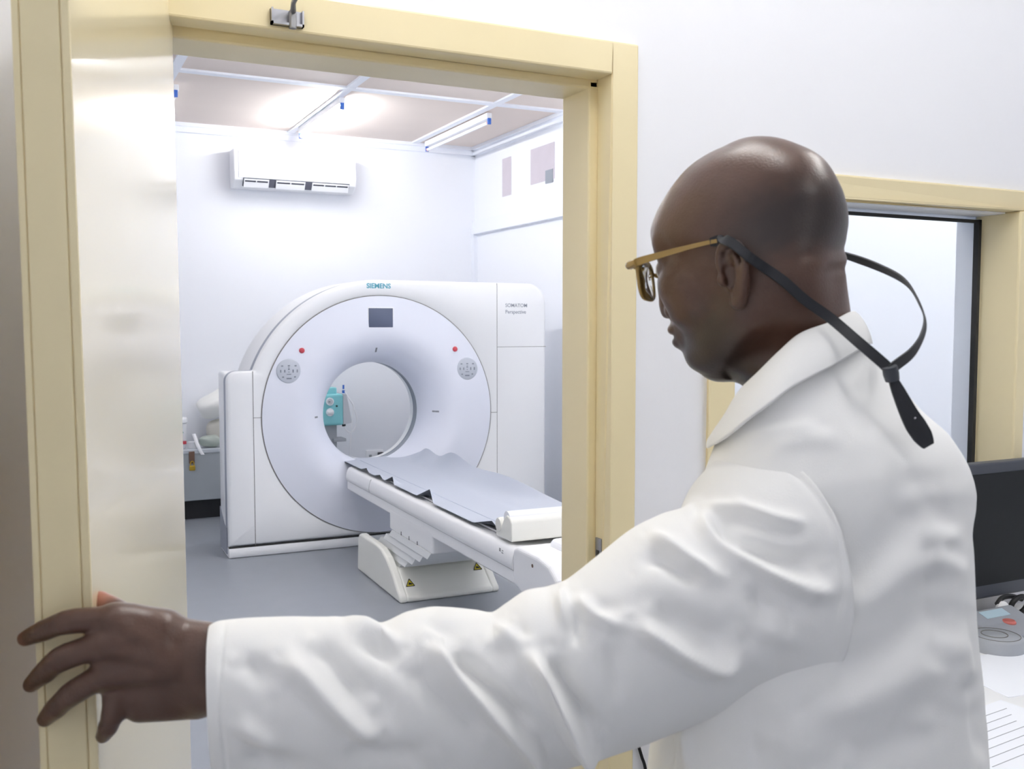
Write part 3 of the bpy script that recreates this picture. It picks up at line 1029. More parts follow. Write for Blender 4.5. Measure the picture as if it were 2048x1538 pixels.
# monitor: parallel to the wall
YM = 1.605
mtl, mbl = ony(1936, 931, YM), ony(1955, 1203, YM)
mtr, mbr = ony(2048, 918, YM), ony(2048, 1181, YM)
mx0 = 1.68
mz0, mz1 = (mbl[2] + mbr[2]) / 2, (mtl[2] + mtr[2]) / 2
mo = empty('monitor', (mx0 + 0.27, YM, ZD))
MW = 0.60
o = MB().box(-0.27, -0.27 + MW, 0, 0.032, mz0 - ZD, mz1 - ZD).build('casing', m_bez, mo, False)
bev(o, 0.006, 3)
MB().box(-0.27 + 0.014, -0.27 + MW - 0.014, -0.0012, 0.002, mz0 - ZD + 0.034, mz1 - ZD - 0.026).build('screen', m_scr, mo, False)
xl = ony(2040, 980, YM)[0]
MB().box(-0.06, 0.06, 0.010, 0.030, 0.01, mz0 - ZD + 0.1, 0.004).build('neck', m_box, mo)
MB().box(-0.15, 0.06, -0.03, 0.034, 0.0, 0.014, 0.005).build('stand_base', m_box, mo)
tag(mo, 'black flat screen monitor standing on the control desk', 'monitor')
# scanner control box with red button
pb = onz(2010, 1262, ZD)
cb = empty('control_box', (pb[0], pb[1], ZD))
prf = [(-0.07, 0.0), (-0.075, 0.018), (-0.02, 0.030), (0.032, 0.048), (0.042, 0.040), (0.042, 0.0)]
o = MB().prism(prf, 0, -0.11, 0.062).build('box_body', m_box, cb, False)
bev(o, 0.006, 3)
MB().add([(-0.062, 0.0, 0.0379), (0.018, 0.0, 0.0379), (0.018, 0.024, 0.0462), (-0.062, 0.024, 0.0462), (-0.062, 0.0, 0.03), (0.018, 0.0, 0.03), (0.018, 0.024, 0.03), (-0.062, 0.024, 0.03)], [(0, 1, 2, 3), (4, 7, 6, 5), (0, 4, 5, 1), (1, 5, 6, 2), (2, 6, 7, 3), (3, 7, 4, 0)]).build('blue_label', mat('label_blue', (176, 200, 212), 0.5), cb, False)
MB().lathe([(0, 0.049), (0.013, 0.048), (0.016, 0.044), (0.016, 0.03)], (-0.015, -0.020, -0.014), 'z', 32).build('red_button', mat('button_red', (188, 104, 96), 0.5), cb)
tag(cb, 'grey scanner control box with a red button on the desk', 'control box')
pdd = onz(1992, 1296, ZD)
dsk = empty('control_disc', (pdd[0], pdd[1], ZD))
MB().lathe([(0, 0.030), (0.052, 0.030), (0.058, 0.025), (0.059, 0.0), (0, 0.0)], (0, 0, 0), 'z', 48).build('disc_body', m_box2, dsk, angle=50)
MB().lathe([(0.026, 0.0295), (0.026, 0.0312), (0.028, 0.0312), (0.028, 0.0295)], (0.0, 0.005, 0), 'z', 40).build('ring_mark', m_gap, dsk)
MB().lathe([(0.048, 0.0295), (0.048, 0.0310), (0.0495, 0.0310), (0.0495, 0.0295)], (0.0, 0.0, 0), 'z', 40).build('rim_mark', m_gap, dsk)
tag(dsk, 'round grey control disc lying in front of the control box', 'control disc')
# headset / handset
h0 = ony(2005, 1217, 1.575)
hs = empty('headset', (h0[0], 1.575, ZD))
MB().sphere((0, 0, 0.024), (0.019, 0.015, 0.022)).build('earcup', m_white, hs)
MB().sphere((0.004, -0.012, 0.016), (0.012, 0.006, 0.013)).build('ear_pad', m_blk, hs)
MB().tube(cr([(-0.012, 0.006, 0.038), (0.012, 0.010, 0.050), (0.045, 0.008, 0.050), (0.075, 0.004, 0.040)], 20), 0.006, 10).build('headband', m_blk, hs)
rg = [(0.055 + 0.030 * math.cos(a), -0.004 - 0.004 * math.sin(a), 0.030 + 0.022 * math.sin(a)) for a in np.linspace(0, 2 * math.pi, 33)]
MB().tube(rg, 0.0065, 10).build('ear_cushion', m_blk, hs)
MB().tube(cr([(0.0, -0.012, 0.004), (0.02, -0.016, 0.003), (0.05, -0.014, 0.010), (0.08, -0.012, 0.016)], 24), 0.002, 6).build('cord', m_blk, hs)
tag(hs, 'black and white headset lying on the desk under the monitor', 'headset')
o = MB().box(2.095, 2.16, 1.44, 1.50, ZD, ZD + 0.028, 0.006).build('stapler', m_blk)
tag(o, 'small black device on the desk beside the control box', 'stapler')


def sheet(x, y, wd_, dp, rz, z, label, lines):
    t = empty('paper_sheet', (x, y, z), rz)
    MB().box(-wd_ / 2, wd_ / 2, -dp / 2, dp / 2, 0, 0.0012).build('page', m_paper, t, False)
    if lines:
        k = MB()
        for i in range(lines):
            yy = dp / 2 - 0.03 - i * (dp - 0.06) / max(1, lines)
            k.box(-wd_ / 2 + 0.02, wd_ / 2 - 0.03 - 0.02 * (i % 3), yy - 0.0007, yy + 0.0007, 0.001, 0.0016)
        k.build('print', m_ink, t, False)
    return tag(t, label, 'paper', 'papers on the control desk')


p = onz(2030, 1345, ZD)
sheet(p[0], p[1], 0.24, 0.21, -0.15, ZD, 'blank white paper sheet on the desk next to the control disc', 0)
p = onz(2015, 1478, ZD)
sheet(p[0], p[1] - 0.0, 0.30, 0.21, 0.10, ZD + 0.002, 'printed paper sheet on the desk in front of the blank sheet', 7)
# cable hanging on the wall by the door frame
pc = [ony(x, y, DW - 0.008) for x, y in ((1262, 1440), (1278, 1495), (1284, 1515), (1291, 1540), (1300, 1620))]
pc += [np.array([1.16, DW - 0.012, 0.5]), np.array([1.17, DW - 0.02, 0.006]), np.array([1.19, DW - 0.06, 0.006])]
o = MB().tube(cr(pc, 60), 0.0035, 8).build('power_cable', m_blk)
tag(o, 'thin black cable hanging down the wall beside the door frame', 'cable')
#@PERSON
# ---------------------------------------------------------------- the man
# implicit-surface helpers
def smin(a, b, k):
    h = np.clip(0.5 + 0.5 * (b - a) / k, 0, 1)
    return b + (a - b) * h - k * h * (1 - h)


def smax(a, b, k):
    return -smin(-a, -b, k)


def ell(P, c, r):
    q = P - np.array(c)
    r = np.array(r)
    k0 = np.sqrt(((q / r) ** 2).sum(-1))
    k1 = np.sqrt(((q / r ** 2) ** 2).sum(-1)) + 1e-9
    return k0 * (k0 - 1) / k1


def cap(P, a, b, ra, rb):
    a, b = np.array(a), np.array(b)
    ab = b - a
    h = np.clip(((P - a) @ ab) / (ab @ ab + 1e-12), 0, 1)
    q = P - a - h[..., None] * ab
    return np.sqrt((q ** 2).sum(-1)) - (ra + (rb - ra) * h)


def chain(P, pts, rad, k=0.004):
    d = None
    for i in range(len(pts) - 1):
        c = cap(P, pts[i], pts[i + 1], rad[i], rad[i + 1])
        d = c if d is None else smin(d, c, k)
    return d


def grid_pts(lo, hi, h):
    ax = [np.arange(lo[i], hi[i] + h, h) for i in range(3)]
    return np.stack(np.meshgrid(*ax, indexing='ij'), -1), np.array(lo, float), h


def surface_nets(f, lo, h):
    nx, ny, nz = f.shape
    ins = f < 0
    cs = (nx - 1, ny - 1, nz - 1)
    cnt = np.zeros(cs)
    pos = np.zeros(cs + (3,))
    idx = np.stack(np.meshgrid(*[np.arange(c) for c in cs], indexing='ij'), -1).astype(float)
    cor = [(i, j, k) for i in (0, 1) for j in (0, 1) for k in (0, 1)]
    for a in cor:
        for ax in range(3):
            if a[ax]:
                continue
            b = list(a)
            b[ax] = 1
            sa = tuple(slice(a[i], a[i] + cs[i]) for i in range(3))
            sb = tuple(slice(b[i], b[i] + cs[i]) for i in range(3))
            fa, fb = f[sa], f[sb]
            m = (fa < 0) != (fb < 0)
            t = np.where(m, fa / np.where(m, fa - fb, 1), 0)
            for i in range(3):
                pos[..., i] += np.where(m, a[i] + (t if i == ax else 0), 0)
            cnt += m
    act = cnt > 0
    vid = -np.ones(cs, int)
    vid[act] = np.arange(act.sum())
    V = (idx[act] + pos[act] / cnt[act][:, None]) * h + lo
    F = []
    for ax in range(3):
        o = [i for i in range(3) if i != ax]
        sl0 = [slice(1, cs[i]) for i in range(3)]
        sl0[ax] = slice(0, cs[ax])
        sA = list(sl0)
        sB = list(sl0)
        sB[ax] = slice(1, cs[ax] + 1)
        A, B = ins[tuple(sA)], ins[tuple(sB)]
        m = A != B
        I = np.argwhere(m)
        off = np.array([sl0[i].start for i in range(3)])
        C = I + off
        e0, e1 = np.zeros(3, int), np.zeros(3, int)
        e0[o[0]] = 1
        e1[o[1]] = 1
        q = [C - e0 - e1, C - e1, C, C - e0]
        q = np.stack([vid[tuple(c.T)] for c in q], -1)
        flip = A[m]
        if ax == 1:
            flip = ~flip
        q[~flip] = q[~flip][:, ::-1]
        F.append(q)
    return V, np.concatenate(F)


def mesh_of(V, F, name, m, parent=None, smooth=True):
    me = bpy.data.meshes.new(name)
    me.from_pydata([tuple(p) for p in V.tolist()], [], F.tolist())
    me.materials.append(m)
    if smooth:
        me.polygons.foreach_set('use_smooth', np.ones(len(me.polygons), bool))
    me.update()
    return link(bpy.data.objects.new(name, me), parent)


hF = np.array([math.sin(YAW), math.cos(YAW), 0.0])     # horizontal view direction
hR = cR.copy()
UPV = np.array([0, 0, 1.0])

# ---- head frame
TH, NOD = math.radians(33), math.radians(9)
fd0 = -math.cos(TH) * hR + math.sin(TH) * hF
HD_F = math.cos(NOD) * fd0 - math.sin(NOD) * UPV
HD_U = math.sin(NOD) * fd0 + math.cos(NOD) * UPV
HD_L = np.cross(HD_U, HD_F)
HC = at(1506, 506, 0.955)


def hw(f, l, u):
    return HC + f * HD_F + l * HD_L + u * HD_U


def hloc(P):
    q = np.asarray(P) - HC
    return np.stack([q @ HD_F, q @ HD_L, q @ HD_U], -1)


neck_a = hloc(at(1577, 560, 0.962))
neck_b = hloc(at(1580, 760, 0.968))
neck_c = hloc(at(1600, 900, 0.972))


def head_sdf(P):
    S = np.stack([P[..., 0], np.abs(P[..., 1]), P[..., 2]], -1)   # symmetric
    d = ell(P, (0.000, 0, 0.040), (0.0925, 0.073, 0.078))
    d = smin(d, ell(P, (0.028, 0, -0.004), (0.064, 0.066, 0.085)), 0.02)
    d = smin(d, ell(P, (0.030, 0, -0.070), (0.058, 0.054, 0.046)), 0.025)
    d = smin(d, ell(P, (0.070, 0, -0.097), (0.026, 0.026, 0.021)), 0.02)
    d = smin(d, ell(S, (0.056, 0.040, -0.034), (0.034, 0.027, 0.030)), 0.015)
    d = smin(d, ell(S, (-0.022, 0.026, -0.03), (0.055, 0.043, 0.055)), 0.03)
    # jaw line up to the ear
    d = smin(d, cap(S, (0.066, 0.026, -0.098), (0.000, 0.052, -0.062), 0.014, 0.018), 0.02)
    # brow
    d = smin(d, cap(S, (0.086, 0.0, 0.016), (0.074, 0.042, 0.016), 0.011, 0.011), 0.012)
    # eye sockets, lids
    d = smax(d, -ell(S, (0.100, 0.033, -0.003), (0.020, 0.019, 0.012)), 0.008)
    d = smin(d, ell(S, (0.074, 0.032, -0.003), (0.0135, 0.0145, 0.0125)), 0.003)
    # nose
    d = smin(d, cap(P, (0.088, 0, 0.004), (0.103, 0, -0.034), 0.008, 0.0105), 0.01)
    d = smin(d, ell(P, (0.104, 0, -0.038), (0.0105, 0.012, 0.010)), 0.006)
    d = smin(d, ell(S, (0.093, 0.015, -0.041), (0.011, 0.0085, 0.0085)), 0.006)
    # mouth
    d = smin(d, ell(P, (0.084, 0, -0.066), (0.016, 0.028, 0.018)), 0.012)
    d = smin(d, ell(P, (0.095, 0, -0.0615), (0.0105, 0.025, 0.0068)), 0.004)
    d = smin(d, ell(P, (0.0935, 0, -0.0745), (0.011, 0.022, 0.0078)), 0.004)
    d = smax(d, -ell(P, (0.104, 0, -0.0678), (0.012, 0.024, 0.0016)), 0.003)
    # neck
    d = smin(d, chain(P, [neck_a, neck_b, neck_c], [0.055, 0.057, 0.068], 0.03), 0.020 + 0.030 * np.clip((-0.015 - P[..., 0]) / 0.05, 0, 1))
    # skin folds at the nape
    for zz in (-0.004, -0.022):
        c = np.array([-0.098, 0, zz])
    return d


def ear_sdf(P, side):
    q = P.copy()
    q[..., 1] *= side
    o = np.array([-0.008, 0.0800, -0.027])
    q = (q - o) / 0.95
    # plane tilted outwards towards the back and leaning back at the top
    a = math.radians(8)
    e1 = np.array([-math.cos(a), math.sin(a), 0.0])
    e3 = np.array([math.sin(a), math.cos(a), 0.0])
    b = math.radians(8)
    e2 = np.array([-math.sin(b), 0, math.cos(b)])
    e2 = e2 - e1 * (e2 @ e1)
    e2 /= np.linalg.norm(e2)
    Q = np.stack([q @ e1, q @ e2, q @ e3], -1)
    hel = cr([(-0.006, 0.002, 0.004), (-0.012, 0.012, 0.002), (-0.011, 0.024, 0.003), (-0.002, 0.031, 0.005), (0.010, 0.029, 0.006), (0.017, 0.019, 0.007), (0.018, 0.006, 0.007), (0.014, -0.008, 0.006), (0.008, -0.019, 0.005), (0.001, -0.027, 0.004), (-0.006, -0.026, 0.002)], 26)
    d = chain(Q, hel, [0.0038] * 26, 0.002)
    d = smin(d, ell(Q, (0.003, 0.002, -0.001), (0.015, 0.029, 0.0045)), 0.004)
    d = smin(d, ell(Q, (-0.001, -0.024, 0.002), (0.0085, 0.0095, 0.0045)), 0.004)
    ah = cr([(0.004, 0.020, 0.003), (0.009, 0.010, 0.005), (0.009, -0.002, 0.006), (0.005, -0.012, 0.006), (-0.001, -0.016, 0.005)], 14)
    d = smin(d, chain(Q, ah, [0.003] * 14, 0.002), 0.0025)
    d = smax(d, -ell(Q, (-0.002, 0.000, 0.004), (0.0085, 0.0125, 0.0105)), 0.003)
    d = smin(d, ell(Q, (-0.0115, -0.003, 0.003), (0.005, 0.0065, 0.005)), 0.003)
    d = smin(d, ell(Q, (-0.004, 0.002, -0.010), (0.012, 0.022, 0.009)), 0.004)
    return d * 0.95


HS = 0.002
GP, lo, _ = grid_pts((-0.150, -0.105, -0.235), (0.125, 0.118, 0.128), HS)
D = head_sdf(GP)
for side in (1, -1):
    if side == 1:
        sl_ = np.s_[:, int((0.05 - lo[1]) / HS):, int((-0.07 - lo[2]) / HS):int((0.03 - lo[2]) / HS)]
    else:
        sl_ = np.s_[:, :int((-0.05 - lo[1]) / HS), int((-0.07 - lo[2]) / HS):int((0.03 - lo[2]) / HS)]
    D[sl_] = smin(D[sl_], ear_sdf(GP[sl_], side), 0.005)
HV, HFc = surface_nets(D, lo, HS)
hair_loc = HV.copy()


def relax(V, F, wgt, it):
    """Laplacian smoothing of the vertices with weight wgt"""
    e = np.concatenate([F[:, [0, 1]], F[:, [1, 2]], F[:, [2, 3]], F[:, [3, 0]]])
    e = np.concatenate([e, e[:, ::-1]])
    deg = np.bincount(e[:, 0], minlength=len(V))[:, None]
    for _ in range(it):
        A = np.stack([np.bincount(e[:, 0], weights=V[e[:, 1], k], minlength=len(V)) for k in range(3)], -1)
        V = V + wgt[:, None] * (A / np.maximum(deg, 1) - V)
    return V


wn_ = np.clip((-0.030 - HV[:, 0]) / 0.025, 0, 1) * np.clip((0.03 - HV[:, 2]) / 0.03, 0, 1) * np.clip((HV[:, 2] + 0.225) / 0.02, 0, 1)
HV = relax(HV, HFc, 0.6 * wn_, 160)
HW = HC + HV @ np.stack([HD_F, HD_L, HD_U])
# nudge the outline in the sideways direction to the measured head outline
LT = np.array([(272, 1530), (279, 1480), (290, 1446), (300, 1422), (320, 1390), (340, 1366), (380, 1336), (420, 1314), (446, 1304), (464, 1300), (478, 1299), (488, 1303), (500, 1308), (540, 1313), (570, 1313), (594, 1315), (620, 1320), (642, 1327), (660, 1337), (674, 1341), (682, 1341), (692, 1347), (712, 1366), (738, 1379), (751, 1402), (758, 1425), (762, 1450), (768, 1470), (780, 1483), (820, 1496), (1000, 1500)])
RT = np.array([(272, 1532), (278, 1574), (290, 1610), (300, 1632), (320, 1655), (340, 1668), (380, 1687), (420, 1697), (446, 1699), (470, 1695), (490, 1692), (503, 1691), (515, 1694), (526, 1693), (540, 1691), (560, 1693), (590, 1697), (622, 1702), (700, 1704), (1000, 1704)])


def px_of(V):
    d = V - cC
    z = d @ cF
    return 1024 + FPX * (d @ cR) / z, 769 - FPX * (d @ cU) / z, z


hx, hy, hz = px_of(HW)
rows = np.arange(262, 1000, 6)
Lm, Rm = [], []
for r in rows:
    s_ = np.abs(hy - r) < 5
    Lm.append(hx[s_].min() if s_.any() else np.nan)
    Rm.append(hx[s_].max() if s_.any() else np.nan)
Lm, Rm = np.array(Lm), np.array(Rm)
ok = ~np.isnan(Lm)
Lm = np.interp(rows, rows[ok], Lm[ok])
Rm = np.interp(rows, rows[ok], Rm[ok])
HEAD_DBG = (rows, Lm, Rm)
top_m, top_t = hy.min(), 272.0
# vertical: bring the crown to the measured height (fades out below the brow)
dy = (top_t - top_m) * np.clip((500 - hy) / (500 - top_m), 0, 1)
HW = HW - np.outer(dy * hz / FPX, cU)
hx, hy, hz = px_of(HW)
ymap = rows + (top_t - top_m) * np.clip((500 - rows) / (500 - top_m), 0, 1)
l_m, r_m = np.interp(hy, ymap, Lm), np.interp(hy, ymap, Rm)


def soft(v, k):
    for _ in range(k):
        v = np.convolve(np.pad(v, 1, mode='edge'), [.25, .5, .25], 'valid')
    return v


dLr = soft(np.interp(ymap, LT[:, 0], LT[:, 1]) - Lm, 4)
dRr = soft(np.interp(ymap, RT[:, 0], RT[:, 1]) - Rm, 4)
l_t = l_m + np.interp(hy, ymap, dLr)
r_t = r_m + np.interp(hy, ymap, dRr)
fadeL = 1.0
fadeR = 1.0
c_ = (hx - l_m) / np.maximum(r_m - l_m, 1)
c_ = np.clip(c_, 0, 1)
sh = (1 - c_) ** 2 * (l_t - l_m) * fadeL + c_ ** 1.6 * (r_t - r_m) * fadeR
sh = np.clip(sh, -45, 45) * np.clip((hy - 268) / 25, 0, 1)
HW = HW + np.outer(sh * hz / FPX, cR)

# creases at the nape
ax_ = np.stack([np.interp(HW[:, 2], [1.2, 1.8], [HC[0], HC[0]]), np.interp(HW[:, 2], [1.2, 1.8], [HC[1], HC[1]]), HW[:, 2]], -1)
rad_ = HW - ax_
rad_ /= np.linalg.norm(rad_, axis=1, keepdims=True) + 1e-9


def poly_d(x, y, pl):
    d = np.full(x.shape, 1e9)
    for (x0, y0), (x1, y1) in zip(pl[:-1], pl[1:]):
        ex, ey = x1 - x0, y1 - y0
        t = np.clip(((x - x0) * ex + (y - y0) * ey) / (ex * ex + ey * ey + 1e-9), 0, 1)
        d = np.minimum(d, np.hypot(x - x0 - t * ex, y - y0 - t * ey))
    return d


hx, hy, hz = px_of(HW)
for pl, am, wd_ in (([(1705, 497), (1660, 502), (1615, 512), (1580, 522)], -.0014, 10), ([(1705, 516), (1665, 520), (1625, 528)], .0008, 9), ([(1705, 536), (1665, 541), (1630, 552)], -.0010, 8)):
    fd_ = np.clip((hx - pl[-1][0]) / 60, 0, 1)
    HW = HW + rad_ * (am * np.exp(-(poly_d(hx, hy, pl) / wd_) ** 2) * fd_)[:, None]

# ---- left forearm and hand gripping the door edge (pixel + depth of the joints)
def J(x, y, d):
    return at(x, y, d)


fing = {
    'index': ([J(262, 1240, .741), J(228, 1238, .735), J(140, 1243, .733), J(86, 1262, .746), J(50, 1277, .764)], [.0095, .0095, .0088, .0076, .0060]),
    'middle': ([J(256, 1285, .736), J(214, 1288, .730), J(126, 1316, .730), J(88, 1346, .744), J(62, 1369, .762)], [.0108, .0104, .0092, .0078, .0062]),
    'ring': ([J(252, 1345, .737), J(214, 1348, .731), J(146, 1386, .734), J(111, 1417, .745), J(90, 1438, .755)], [.0106, .0100, .0088, .0076, .0060]),
    'little': ([J(262, 1396, .744), J(236, 1392, .740), J(226, 1428, .738), J(216, 1454, .742), J(206, 1472, .748)], [.0098, .0094, .0082, .0070, .0056]),
    'thumb': ([J(340, 1262, .768), J(270, 1244, .782), J(220, 1216, .792), J(200, 1201, .796)], [.0135, .0118, .0094, .0078]),
}
wr = [J(418, 1302, .752), J(414, 1338, .750), J(420, 1378, .754)]
elb = J(1085, 1365, .835)
allp = np.concatenate([np.array(v[0]) for v in fing.values()] + [np.array(wr)])
h_ = 0.0016
# forearm runs a little into the sleeve in the fine grid
fore = J(560, 1345, .765)
lo_ = np.minimum(allp.min(0), fore) - 0.035
hi_ = np.maximum(allp.max(0), fore) + 0.035
GP, lo2, _ = grid_pts(lo_, hi_, h_)
DH = cap(GP, J(418, 1318, .756), J(560, 1330, .768), .0235, .030)
DH = smin(DH, cap(GP, J(418, 1364, .756), J(560, 1366, .768), .0225, .030), 0.012)
palm = None
for n_, rw, rm, wy in (('index', .0150, .0118, 0), ('middle', .0150, .0122, 1), ('ring', .0150, .0120, 1), ('little', .0150, .0112, 2)):
    p_, r_ = fing[n_]
    w_ = wr[wy] + (J(0, 0, .006) - J(0, 0, 0))
    mid = (p_[1] + w_) / 2 + cF * 0.002
    c1_ = chain(GP, [w_, mid, p_[1] + cF * 0.003], [rw, 0.0142, rm], 0.006)
    palm = c1_ if palm is None else smin(palm, c1_, 0.012)
# heel of the little-finger side and ball of the thumb
palm = smin(palm, cap(GP, J(392, 1405, .760), J(282, 1412, .752), .0125, .0125), 0.012)
palm = smin(palm, cap(GP, J(400, 1292, .764), J(300, 1258, .762), .0140, .0130), 0.012)
palm = smin(palm, cap(GP, J(330, 1246, .752), J(262, 1236, .745), .0080, .0080), 0.010)
palm = smin(palm, cap(GP, J(340, 1345, .764), J(260, 1320, .756), .016, .014), 0.012)
DH = smin(DH, palm, 0.012)
for n_, (p_, r_) in fing.items():
    nn_ = 16
    pc_ = cr(p_, nn_)
    rc_ = np.interp(np.linspace(0, 1, nn_), np.linspace(0, 1, len(r_)), r_)
    # slight swelling at the finger joints
    for jj in range(1, len(p_) - 1):
        rc_ = rc_ + 0.0006 * np.exp(-((np.linspace(0, len(p_) - 1, nn_) - jj) / 0.28) ** 2)
    bx_ = np.concatenate([pc_.min(0) - 0.03, pc_.max(0) + 0.03])
    i0 = np.maximum(((bx_[:3] - lo2) / h_).astype(int), 0)
    i1 = ((bx_[3:] - lo2) / h_).astype(int) + 1
    sb_ = np.s_[i0[0]:i1[0], i0[1]:i1[1], i0[2]:i1[2]]
    df = np.full(DH.shape, 0.05)
    df[sb_] = chain(GP[sb_], pc_, rc_, 1e-5)
    DH = smin(DH, df, 0.0045)
# tendons on the back of the hand
for n_ in ('index', 'middle', 'ring'):
    p_, r_ = fing[n_]
    DH = smin(DH, cap(GP, p_[1] - cF * 0.0070, wr[1] * 0.7 + p_[1] * 0.3 - cF * 0.0100, 0.0024, 0.0018), 0.010)
AV, AF = surface_nets(DH, lo2, h_)
# coarse trunk, arms and thighs under the clothes, one piece
hipc = np.array([HC[0] + 0.045, HC[1] + 0.03, 0.93])
BC = at(1665, 1050, 0.985)
shn = at(1590, 1040, 0.865)
shf = BC + (BC - shn) * np.array([0.9, 0.9, 0]) + np.array([0.02, 0.03, shn[2] - BC[2]])
bl_, bh_ = np.array([-0.02, 0.45, 0.40]), np.array([1.15, 1.2, 1.50])
GP, lo3, _ = grid_pts(bl_, bh_, 0.010)
hip2 = np.array([BC[0], BC[1], 0.95])
DBd = ell(GP, (BC[0], BC[1], 1.20), (0.105, 0.105, 0.20))
DBd = smin(DBd, ell(GP, (BC[0], BC[1], 0.95), (0.12, 0.12, 0.15)), 0.05)
DBd = smin(DBd, cap(GP, BC + (shn - BC) * 0.35, BC + (BC - shn) * np.array([.35, .35, 0]), 0.05, 0.05), 0.05)
DBd = smin(DBd, cap(GP, at(1588, 770, 0.968), BC + np.array([0, 0, 0.03]), 0.050, 0.06), 0.02)
shb = shn * 0.55 + elb * 0.45
DBd = smin(DBd, chain(GP, [BC + (shn - BC) * 0.45, shb, elb, fore, J(480, 1342, .757)], [0.04, 0.042, 0.040, 0.030, 0.026], 0.02), 0.03)
shf, elf, wrf = at(1775, 985, 1.10), at(1800, 1400, 1.16), at(1730, 1640, 1.10)
DBd = smin(DBd, chain(GP, [BC, shf, elf, wrf], [0.05, 0.042, 0.036, 0.030], 0.02), 0.03)
bodyd = np.array([-0.62, 0.78, 0])
latd = np.array([0.78, 0.62, 0])
for s_ in (-1, 1):
    hp_ = hip2 + latd * 0.085 * s_
    DBd = smin(DBd, cap(GP, hp_, np.array([hp_[0], hp_[1], 0.42]), 0.085, 0.06), 0.05)
TV, TF = surface_nets(DBd, lo3, 0.010)
n1, n2 = len(HW), len(AV)
BV = np.concatenate([HW, AV, TV])
BF = np.concatenate([HFc, AF + n1, TF + n1 + n2])


def mat_skin():
    m = bpy.data.materials.new('dark_brown_skin')
    m.use_nodes = True
    nt = m.node_tree
    b = nt.nodes['Principled BSDF']
    b.inputs['Roughness'].default_value = 0.34
    b.inputs['Specular IOR Level'].default_value = 0.5
    b.inputs['Subsurface Weight'].default_value = 0.06
    b.inputs['Subsurface Radius'].default_value = (0.006, 0.003, 0.002)
    at_ = nt.nodes.new('ShaderNodeAttribute')
    at_.attribute_name = 'stubble'
    at2 = nt.nodes.new('ShaderNodeAttribute')
    at2.attribute_name = 'tips'
    tc = nt.nodes.new('ShaderNodeTexCoord')
    n = nt.nodes.new('ShaderNodeTexNoise')
    n.inputs['Scale'].default_value = 55
    n.inputs['Detail'].default_value = 6
    nt.links.new(tc.outputs['Object'], n.inputs['Vector'])
    mx = nt.nodes.new('ShaderNodeMix')
    mx.data_type = 'RGBA'
    mx.inputs[6].default_value = lin((74, 51, 41))
    mx.inputs[7].default_value = lin((94, 68, 56))
    nt.links.new(n.outputs['Fac'], mx.inputs[0])
    mx2 = nt.nodes.new('ShaderNodeMix')
    mx2.data_type = 'RGBA'
    mx2.inputs[7].default_value = lin((40, 36, 36))
    nt.links.new(at_.outputs['Fac'], mx2.inputs[0])
    nt.links.new(mx.outputs[2], mx2.inputs[6])
    mx3 = nt.nodes.new('ShaderNodeMix')
    mx3.data_type = 'RGBA'
    mx3.inputs[7].default_value = lin((186, 120, 100))
    nt.links.new(at2.outputs['Fac'], mx3.inputs[0])
    nt.links.new(mx2.outputs[2], mx3.inputs[6])
    nt.links.new(mx3.outputs[2], b.inputs['Base Color'])
    n2_ = nt.nodes.new('ShaderNodeTexNoise')
    n2_.inputs['Scale'].default_value = 420
    n2_.inputs['Detail'].default_value = 3
    nt.links.new(tc.outputs['Object'], n2_.inputs['Vector'])
    bp_ = nt.nodes.new('ShaderNodeBump')
    bp_.inputs['Strength'].default_value = 0.25
    bp_.inputs['Distance'].default_value = 0.001
    nt.links.new(n2_.outputs['Fac'], bp_.inputs['Height'])
    nt.links.new(bp_.outputs['Normal'], b.inputs['Normal'])
    return m


m_skin = mat_skin()
man = mesh_of(BV, BF, 'person', m_skin)
tag(man, 'bald man in a white lab coat and glasses holding the door open', 'person')
stb = np.zeros(len(BV), np.float32)
f_, l_, u_ = hair_loc.T
sm = lambda x, a, b: np.clip((x - a) / (b - a), 0, 1) ** 2 * (3 - 2 * np.clip((x - a) / (b - a), 0, 1))
jit = 0.0015 * np.sin(f_ * 310 + 2 * np.sin(u_ * 190)) + 0.001 * np.sin(u_ * 420 + f_ * 170)
jaw_top = -0.040 - 0.35 * np.clip(f_ - 0.02, 0, 0.08)
beard = sm(f_, -0.03, 0.035) * (1 - sm(u_ + jit, jaw_top - 0.030, jaw_top + 0.022)) * 0.8
hair_top = 0.055 - 0.35 * np.clip(f_ + 0.06, 0, 0.09)
hairb = (1 - sm(f_, -0.045, 0.03)) * sm(u_ + jit, -0.030, 0.004) * (1 - sm(u_ + jit, hair_top - 0.03, hair_top + 0.03)) * 0.85
side_h = 0 * hairb
stb[:n1] = np.maximum(np.maximum(beard, hairb), side_h)
at_ = man.data.attributes.new('stubble', 'FLOAT', 'POINT')
at_.data.foreach_set('value', stb)
tips = np.zeros(len(BV), np.float32)
tp_ = fing['thumb'][0][-1]
tips[n1:n1 + n2] = 0.8 * np.clip(1.3 - np.linalg.norm(AV - tp_, axis=1) / 0.016, 0, 1)
ti_ = fing['index'][0][-1]
tips[n1:n1 + n2] = np.maximum(tips[n1:n1 + n2], 0.35 * np.clip(1.2 - np.linalg.norm(AV - ti_, axis=1) / 0.012, 0, 1))
at_ = man.data.attributes.new('tips', 'FLOAT', 'POINT')
at_.data.foreach_set('value', tips)
smo = man.modifiers.new('smooth', 'SMOOTH')
smo.factor = 0.5
smo.iterations = 4
for s_ in (1, -1):
    c = hw(0.0775, 0.032 * s_, -0.003)
    eo = MB().sphere(c, 0.0118, 24).build('eye', m_eye, man)
    MB().sphere(hw(0.0838, 0.032 * s_, -0.004), 0.0062, 20).build('iris', mat('dark_iris', (30, 18, 12), 0.15), eo)

